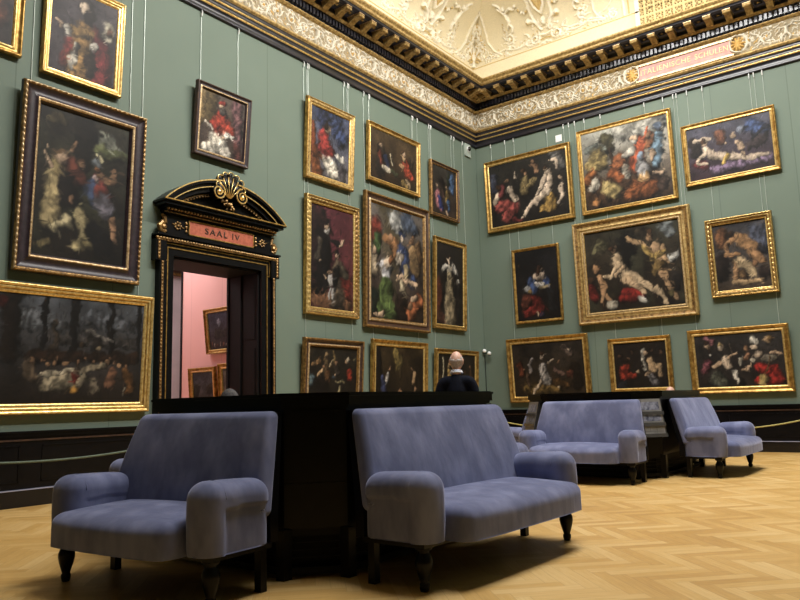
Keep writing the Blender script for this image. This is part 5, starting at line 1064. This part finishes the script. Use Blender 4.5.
def person(loc, rz, label, J, top, legs, hair, bald=False, head_tilt=0., scale=1.0, collar=True, hs=1.0):
    r = tag(empty('person', loc, rz), label, 'person'); r.scale = (scale,)*3
    A = {k: np.array(v, float) for k, v in J.items()}
    body = [[(A['pelvis'], .11), (A['pelvis']*.5+A['chest']*.5, .115), (A['chest'], .13), (A['neck0'], .062), (A['neck1'], .056)]]
    for s in ('l', 'r'):
        sh, el, wr, ha, kn, an, to, hip = (A[s+k] for k in ('sh', 'el', 'wr', 'ha', 'kn', 'an', 'to', 'hip'))
        body.append([(A['chest']+(0, 0, .06), .07), (sh, .06), ((sh+el)/2, .048), (el, .038), ((el+wr)/2, .036), (wr, .026)])
        d = ha-wr; d /= np.linalg.norm(d)+1e-9; side = np.array([1 if s == 'r' else -1, 0, 0.]); side = side-d*(side@d); side /= np.linalg.norm(side)+1e-9; up = np.cross(d, side)
        body.append([(wr, (.024, .018)), (wr+d*.045, (.036, .016)), (wr+d*.09, (.040, .015))])
        for k, (o, L) in enumerate(((-.030, .065), (-.010, .078), (.010, .074), (.028, .058))):
            b0 = wr+d*.085+up*o; body.append([(b0, .009), (b0+d*L*.5-side*.006, .0085), (b0+d*L-side*.02, .007)])
        body.append([(wr+d*.03-up*.02, .010), (wr+d*.06-up*.052, .010), (wr+d*.092-up*.06, .008)])
        body.append([(A['pelvis'], .10), (hip, .085), ((hip+kn)/2, .075), (kn, .055), (kn*.6+an*.4, .056), (an, .038), (an+(to-an)*.5, .038), (to, .028)])
    g = [chain_mesh(body, 1)]+[head_geo(A['head'], 0, head_tilt, hs)]
    to_obj('body', g, 'skin', r, .011)
    # jumper with sleeves
    tc = [[(A['pelvis']+(0, 0, .02), .15), (A['pelvis']*.5+A['chest']*.5, .148), (A['chest'], .158), (A['neck0']-(0, 0, .012), .080), (A['neck0']+(0, 0, .012), .068)]]
    for s in ('l', 'r'):
        sh, el, wr = (A[s+k] for k in ('sh', 'el', 'wr'))
        tc.append([(A['chest']+(0, 0, .075), .105), (sh+(0, 0, .0), .086), ((sh+el)/2, .068), (el, .056), ((el+wr)/2, .052), (wr, .042)])
    to_obj('jumper', [chain_mesh(tc, 2)], top, r, .014)
    lc = []
    for s in ('l', 'r'):
        kn, an, hip = (A[s+k] for k in ('kn', 'an', 'hip')); lc.append([(A['pelvis'], .14), (hip, .108), ((hip+kn)/2, .094), (kn, .072), (kn*.5+an*.5, .068), (an+(0, 0, .02), .058)])
    to_obj('trousers', [chain_mesh(lc, 2)], legs, r, .014)
    for s in ('l', 'r'):
        an, to = A[s+'an'], A[s+'to']; m = MB(); d = to-an
        to_obj('shoe', [chain_mesh([[(an+(0, .02, -.02), .046), (an+d*.5+(0, 0, -.012), .046), (to+(0, 0, -.004), .040)]], 2)], 'shoe', r)
    if collar:
        m = MB(); c = A['neck0']+(0, 0, .022)
        pts = [(c[0]+.078*math.cos(t), c[1]+.072*math.sin(t)+.0, c[2]+.006+.012*math.sin(t)) for t in np.linspace(PI*-.42, PI*1.42, 22)]
        m.tube([(x*.84, c[1]+(y-c[1])*.84, z+.016) for x, y, z in pts], [.010]*22, 8); m.tube([(x*.90, c[1]+(y-c[1])*.90, z-.004) for x, y, z in pts], [.014]*22, 8); m.build('shirt_collar', 'shirt', r, True)
    # hair cap
    V, Fc = head_geo((0, 0, 0), 0, head_tilt, hs); hv = np.array(V); keep = []
    for f in Fc[:32*24]:
        cc = hv[list(f)].mean(0)/hs
        back = cc[1] > -.03; lowlim = -.055 < cc[2]
        if bald: ok = cc[1] > .0 and -.06 < cc[2] < .012+.3*abs(cc[0]) or (abs(cc[0]) > .055 and -.02 < cc[2] < .045 and cc[1] > -.03)
        else: ok = (cc[2] > .045) or (cc[1] > -.02 and cc[2] > -.06)
        if ok: keep.append(f)
    used = sorted({i for f in keep for i in f}); mp = {i: k for k, i in enumerate(used)}
    sc = 1.045 if bald else 1.09
    me = bpy.data.meshes.new('hair'); me.from_pydata([tuple(hv[i]*sc+A['head']) for i in used], [], [tuple(mp[i] for i in f) for f in keep]); me.update()
    o = link('hair', me, hair, r, True); so = o.modifiers.new('t', 'SOLIDIFY'); so.thickness = .008; so.offset = -1
    return r
stand = dict(pelvis=(0, 0, .95), chest=(0, -.005, 1.30), neck0=(0, .01, 1.47), neck1=(0, -.005, 1.56), head=(0, -.025, 1.635),
  lsh=(-.185, .01, 1.40), lel=(-.25, .03, 1.12), lwr=(-.235, -.06, .88), lha=(-.225, -.10, .78), rsh=(.185, .01, 1.40), rel=(.25, .03, 1.12), rwr=(.235, -.06, .88), rha=(.225, -.10, .78),
  lhip=(-.09, 0, .90), lkn=(-.105, -.01, .49), lan=(-.11, .03, .09), lto=(-.13, -.14, .035), rhip=(.09, 0, .90), rkn=(.105, -.01, .49), ran=(.11, .03, .09), rto=(.13, -.14, .035))
# the man looks at the painting on the left wall: faces away from the camera
person((4.10, -7.62, 0), math.radians(207), 'bald man in a dark navy jumper and white collar standing with his back turned', stand, 'navy', 'trouser', 'hair', True, head_tilt=.10, scale=.935, hs=1.12)
sit = dict(pelvis=(0, -.18, .56), chest=(0, -.14, .90), neck0=(0, -.13, 1.06), neck1=(0, -.15, 1.13), head=(0, -.17, 1.20),
  lsh=(-.18, -.13, 1.0), lel=(-.23, -.20, .74), lwr=(-.14, -.42, .66), lha=(-.11, -.5, .66), rsh=(.18, -.13, 1.0), rel=(.23, -.20, .74), rwr=(.14, -.42, .66), rha=(.11, -.5, .66),
  lhip=(-.09, -.2, .56), lkn=(-.12, -.62, .54), lan=(-.12, -.64, .10), lto=(-.13, -.80, .035), rhip=(.09, -.2, .56), rkn=(.12, -.62, .54), ran=(.12, -.64, .10), rto=(.13, -.80, .035))
def seated(loc, rz, label, top, hair, bald, dz=0.):
    # local -y is the sofa's front; origin at the middle of the backrest foot
    return person((loc[0], loc[1], 0), rz, label, {k: (v[0], v[1], v[2]+(dz if k in ('head', 'neck1', 'neck0') else 0)) for k, v in sit.items()}, top, 'trouser', hair, bald, collar=False)
seated((3.42, -10.29), -PI/2, 'grey haired sitter behind the near cabinet, only the crown of the head showing', 'coat', 'hair2', False, -.085)
seated((4.98, -2.62), PI, 'bald sitter behind the far cabinet, only the pink crown of the head showing', 'coat', 'hair', True, -.10)

# ------------------------------------------------------------------ small things
g = 'rope barrier posts'
def post(x, y, label):
    r = tag(empty('barrier_post', (x, y, 0)), label, 'post', g)
    m = MB(); m.lathe([(.11, 0), (.11, .012), (.03, .03), (.012, .05), (.011, .60), (.018, .61), (.018, .63), (.010, .66), (.0, .665)], n=14); m.build('pole', 'black', r, True); return r
PR = [(.68, -.68), (3.75, -.6), (6.78, -.6), (9.6, -.6)]; PLp = [(.6, -12.1), (.6, -9.15), (.6, -6.45), (.6, -3.4), (.68, -.68)]
for p in PR+PLp[:-1]: post(*p, 'thin dark barrier post holding a rope in front of the wall')
def rope(a, b, sag, mt, label):
    m = MB(); pts = []
    for i in range(25):
        t = i/24; pts.append((a[0]+(b[0]-a[0])*t, a[1]+(b[1]-a[1])*t, .635-sag*4*t*(1-t)))
    m.tube(pts, .0125, 8); o = m.build('barrier_rope', mt, None, True); tag(o, label, 'rope')
rope(PR[0], PR[1], .17, 'rope2', 'pale cord seen between the near sofa and the edge on leaflet rack')
rope(PR[1], PR[2], .20, 'rope2', 'pale cord rising to the right behind the far right sofa')
rope(PR[2], PR[3], .20, 'rope2', 'pale cord along the right wall running out of the picture')
rope(PLp[0], PLp[1], .10, 'rope', 'green cord sagging in front of the left wall behind the short near sofa')
rope(PLp[2], PLp[3], .10, 'rope', 'green cord along the left wall beyond the doorway'); rope(PLp[3], PLp[4], .10, 'rope', 'green cord along the left wall nearest the corner')
r = tag(empty('security_camera', (.002, -.42, 6.94)), 'small pale camera plate with a dark round lens high in the corner', 'camera')
m = MB(); m.box(0, .03, -.13, .13, .0, .32); m.box(0, .035, -.10, .13, -.02, .0, 0); m.build('mount_plate', 'metalw' if False else 'wire', r)
m = MB(); m.ball((.05, .02, .17), .055, (1, 1, 1), 14, 10); ln = m.build('lens', 'lens', r, True)
m = MB(); m.lathe([(.065, 0), (.07, .03), (.06, .035)], (0, 0, 0), 16); o = m.build('lens_ring', 'metalw', ln); o.rotation_euler = (0, PI/2, 0); o.location = (.02, .02, .17)
r = tag(empty('wall_spotlight', (.05, -.05, 0)), 'pair of small white round spotlights with a thin cable in the corner', 'lamp')
m = MB(); m.tube([(-.03, .03, .88), (-.03, .03, 2.18), (.02, -.0, 2.22)], .007, 6); m.build('cable', 'blackm', r)
for k, (x, y, z) in enumerate(((.0, -.04, 2.235), (.14, -.06, 2.17))):
    m = MB(); m.tube([(.0, .02, 2.19), (x, y, z)], .010, 6, 1); m.ball((x, y, z), .047, (1, 1, 1), 14, 10, 0); m.lathe([(.035, -.01), (.036, .0), (.02, .004)], (x, y-.0, z-.046), 12, 1); m.build('spot_head', ['metalw', 'blackm'], r, True)
m = MB(); m.box(-.075, .075, -.008, .0, -.08, .08); m.box(-.06, .06, -.010, -.008, -.06, -.02, 1); o = m.build('wall_card', ['metalw', 'lav']); o.location = (2.20, -.001, 6.95); tag(o, 'small square white card on the wall under the cornice', 'sign')

# ------------------------------------------------------------------ light and camera
P_sky = M_['sky']
bsdf = P_sky.node_tree.nodes['Principled BSDF']; bsdf.inputs['Emission Strength'].default_value = SKY
def area(name, loc, rot, sx, sy, power, col=(1, 1, 1), spread=PI):
    l = bpy.data.lights.new(name, 'AREA'); l.shape = 'RECTANGLE'; l.size = sx; l.size_y = sy; l.energy = power; l.color = col; l.spread = spread
    o = bpy.data.objects.new(name, l); COL.objects.link(o); o.location = loc; o.rotation_euler = rot; return o
area('light_pink_room', (-3.3, -7.6, 5.1), (0, 0, 0), 2.6, 2.2, 150, (1, .95, .96))
def aim(name, a, b, sx, sy, power, col=(1, 1, 1), spread=PI):
    d = Vector(b)-Vector(a); o = area(name, a, (0, 0, 0), sx, sy, power, col, spread)
    z = -d.normalized(); x = Vector((0, 1, 0)) if abs(d.x) > abs(d.y) else Vector((1, 0, 0)); y = z.cross(x).normalized(); x = y.cross(z)
    o.matrix_world = Matrix(((x.x, y.x, z.x, a[0]), (x.y, y.y, z.y, a[1]), (x.z, y.z, z.z, a[2]), (0, 0, 0, 1))); return o
area('laylight', (6.7, -6.4, 11.0), (0, 0, 0), 3.6, 8.5, LAY, (1, .98, .95), math.radians(105))
aim('added_wash_left_wall', (7.7, -6.6, 10.9), (0, -6.6, 6.2), 10.5, .25, TR1, (1, .97, .93), math.radians(95))  # added unseen strip that washes the left wall, no fixture behind it
aim('added_wash_right_wall', (5.1, -6.6, 10.9), (5.0, 0, 6.2), 7.0, .25, TR2, (1, .97, .93), math.radians(95))  # second added strip, brightens the upper right wall
aim('cove_fill_left', (.45, -6.0, 8.72), (1.6, -6.0, 10.6), 11.5, .06, CV, (1, .98, .93), PI)  # unseen strip added above the cornice lip to brighten the cove
aim('cove_fill_right', (4.6, -.45, 8.72), (4.6, -1.6, 10.6), 8.0, .06, CV*.7, (1, .98, .93), PI)  # same added fill for the right cove
w = bpy.data.worlds.new('w'); scn.world = w; w.use_nodes = True; w.node_tree.nodes['Background'].inputs[0].default_value = (.6, .62, .66, 1); w.node_tree.nodes['Background'].inputs[1].default_value = .03

cx, cy, ch = 8.725535, -14.801024, 1.05
yaw, pitch, roll, fpx = 6.47479888e-01, 1.43772469e-01, -2.79076096e-02, 719.900469
f = Vector((-math.sin(yaw)*math.cos(pitch), math.cos(yaw)*math.cos(pitch), math.sin(pitch))); r0 = Vector((math.cos(yaw), math.sin(yaw), 0)); u0 = r0.cross(f)
R = math.cos(roll)*r0+math.sin(roll)*u0; U = -math.sin(roll)*r0+math.cos(roll)*u0
cam = bpy.data.cameras.new('camera'); cam.sensor_width = 36; cam.lens = fpx/800*36; cam.clip_end = 100; cam.clip_start = .05
co = bpy.data.objects.new('camera', cam); COL.objects.link(co)
co.matrix_world = Matrix(((R.x, U.x, -f.x, cx), (R.y, U.y, -f.y, cy), (R.z, U.z, -f.z, ch), (0, 0, 0, 1)))
scn.camera = co
vs = scn.view_settings; vs.view_transform = 'Standard'; vs.look = 'None'; vs.gamma = 1; vs.use_curve_mapping = False; vs.exposure = EXPO
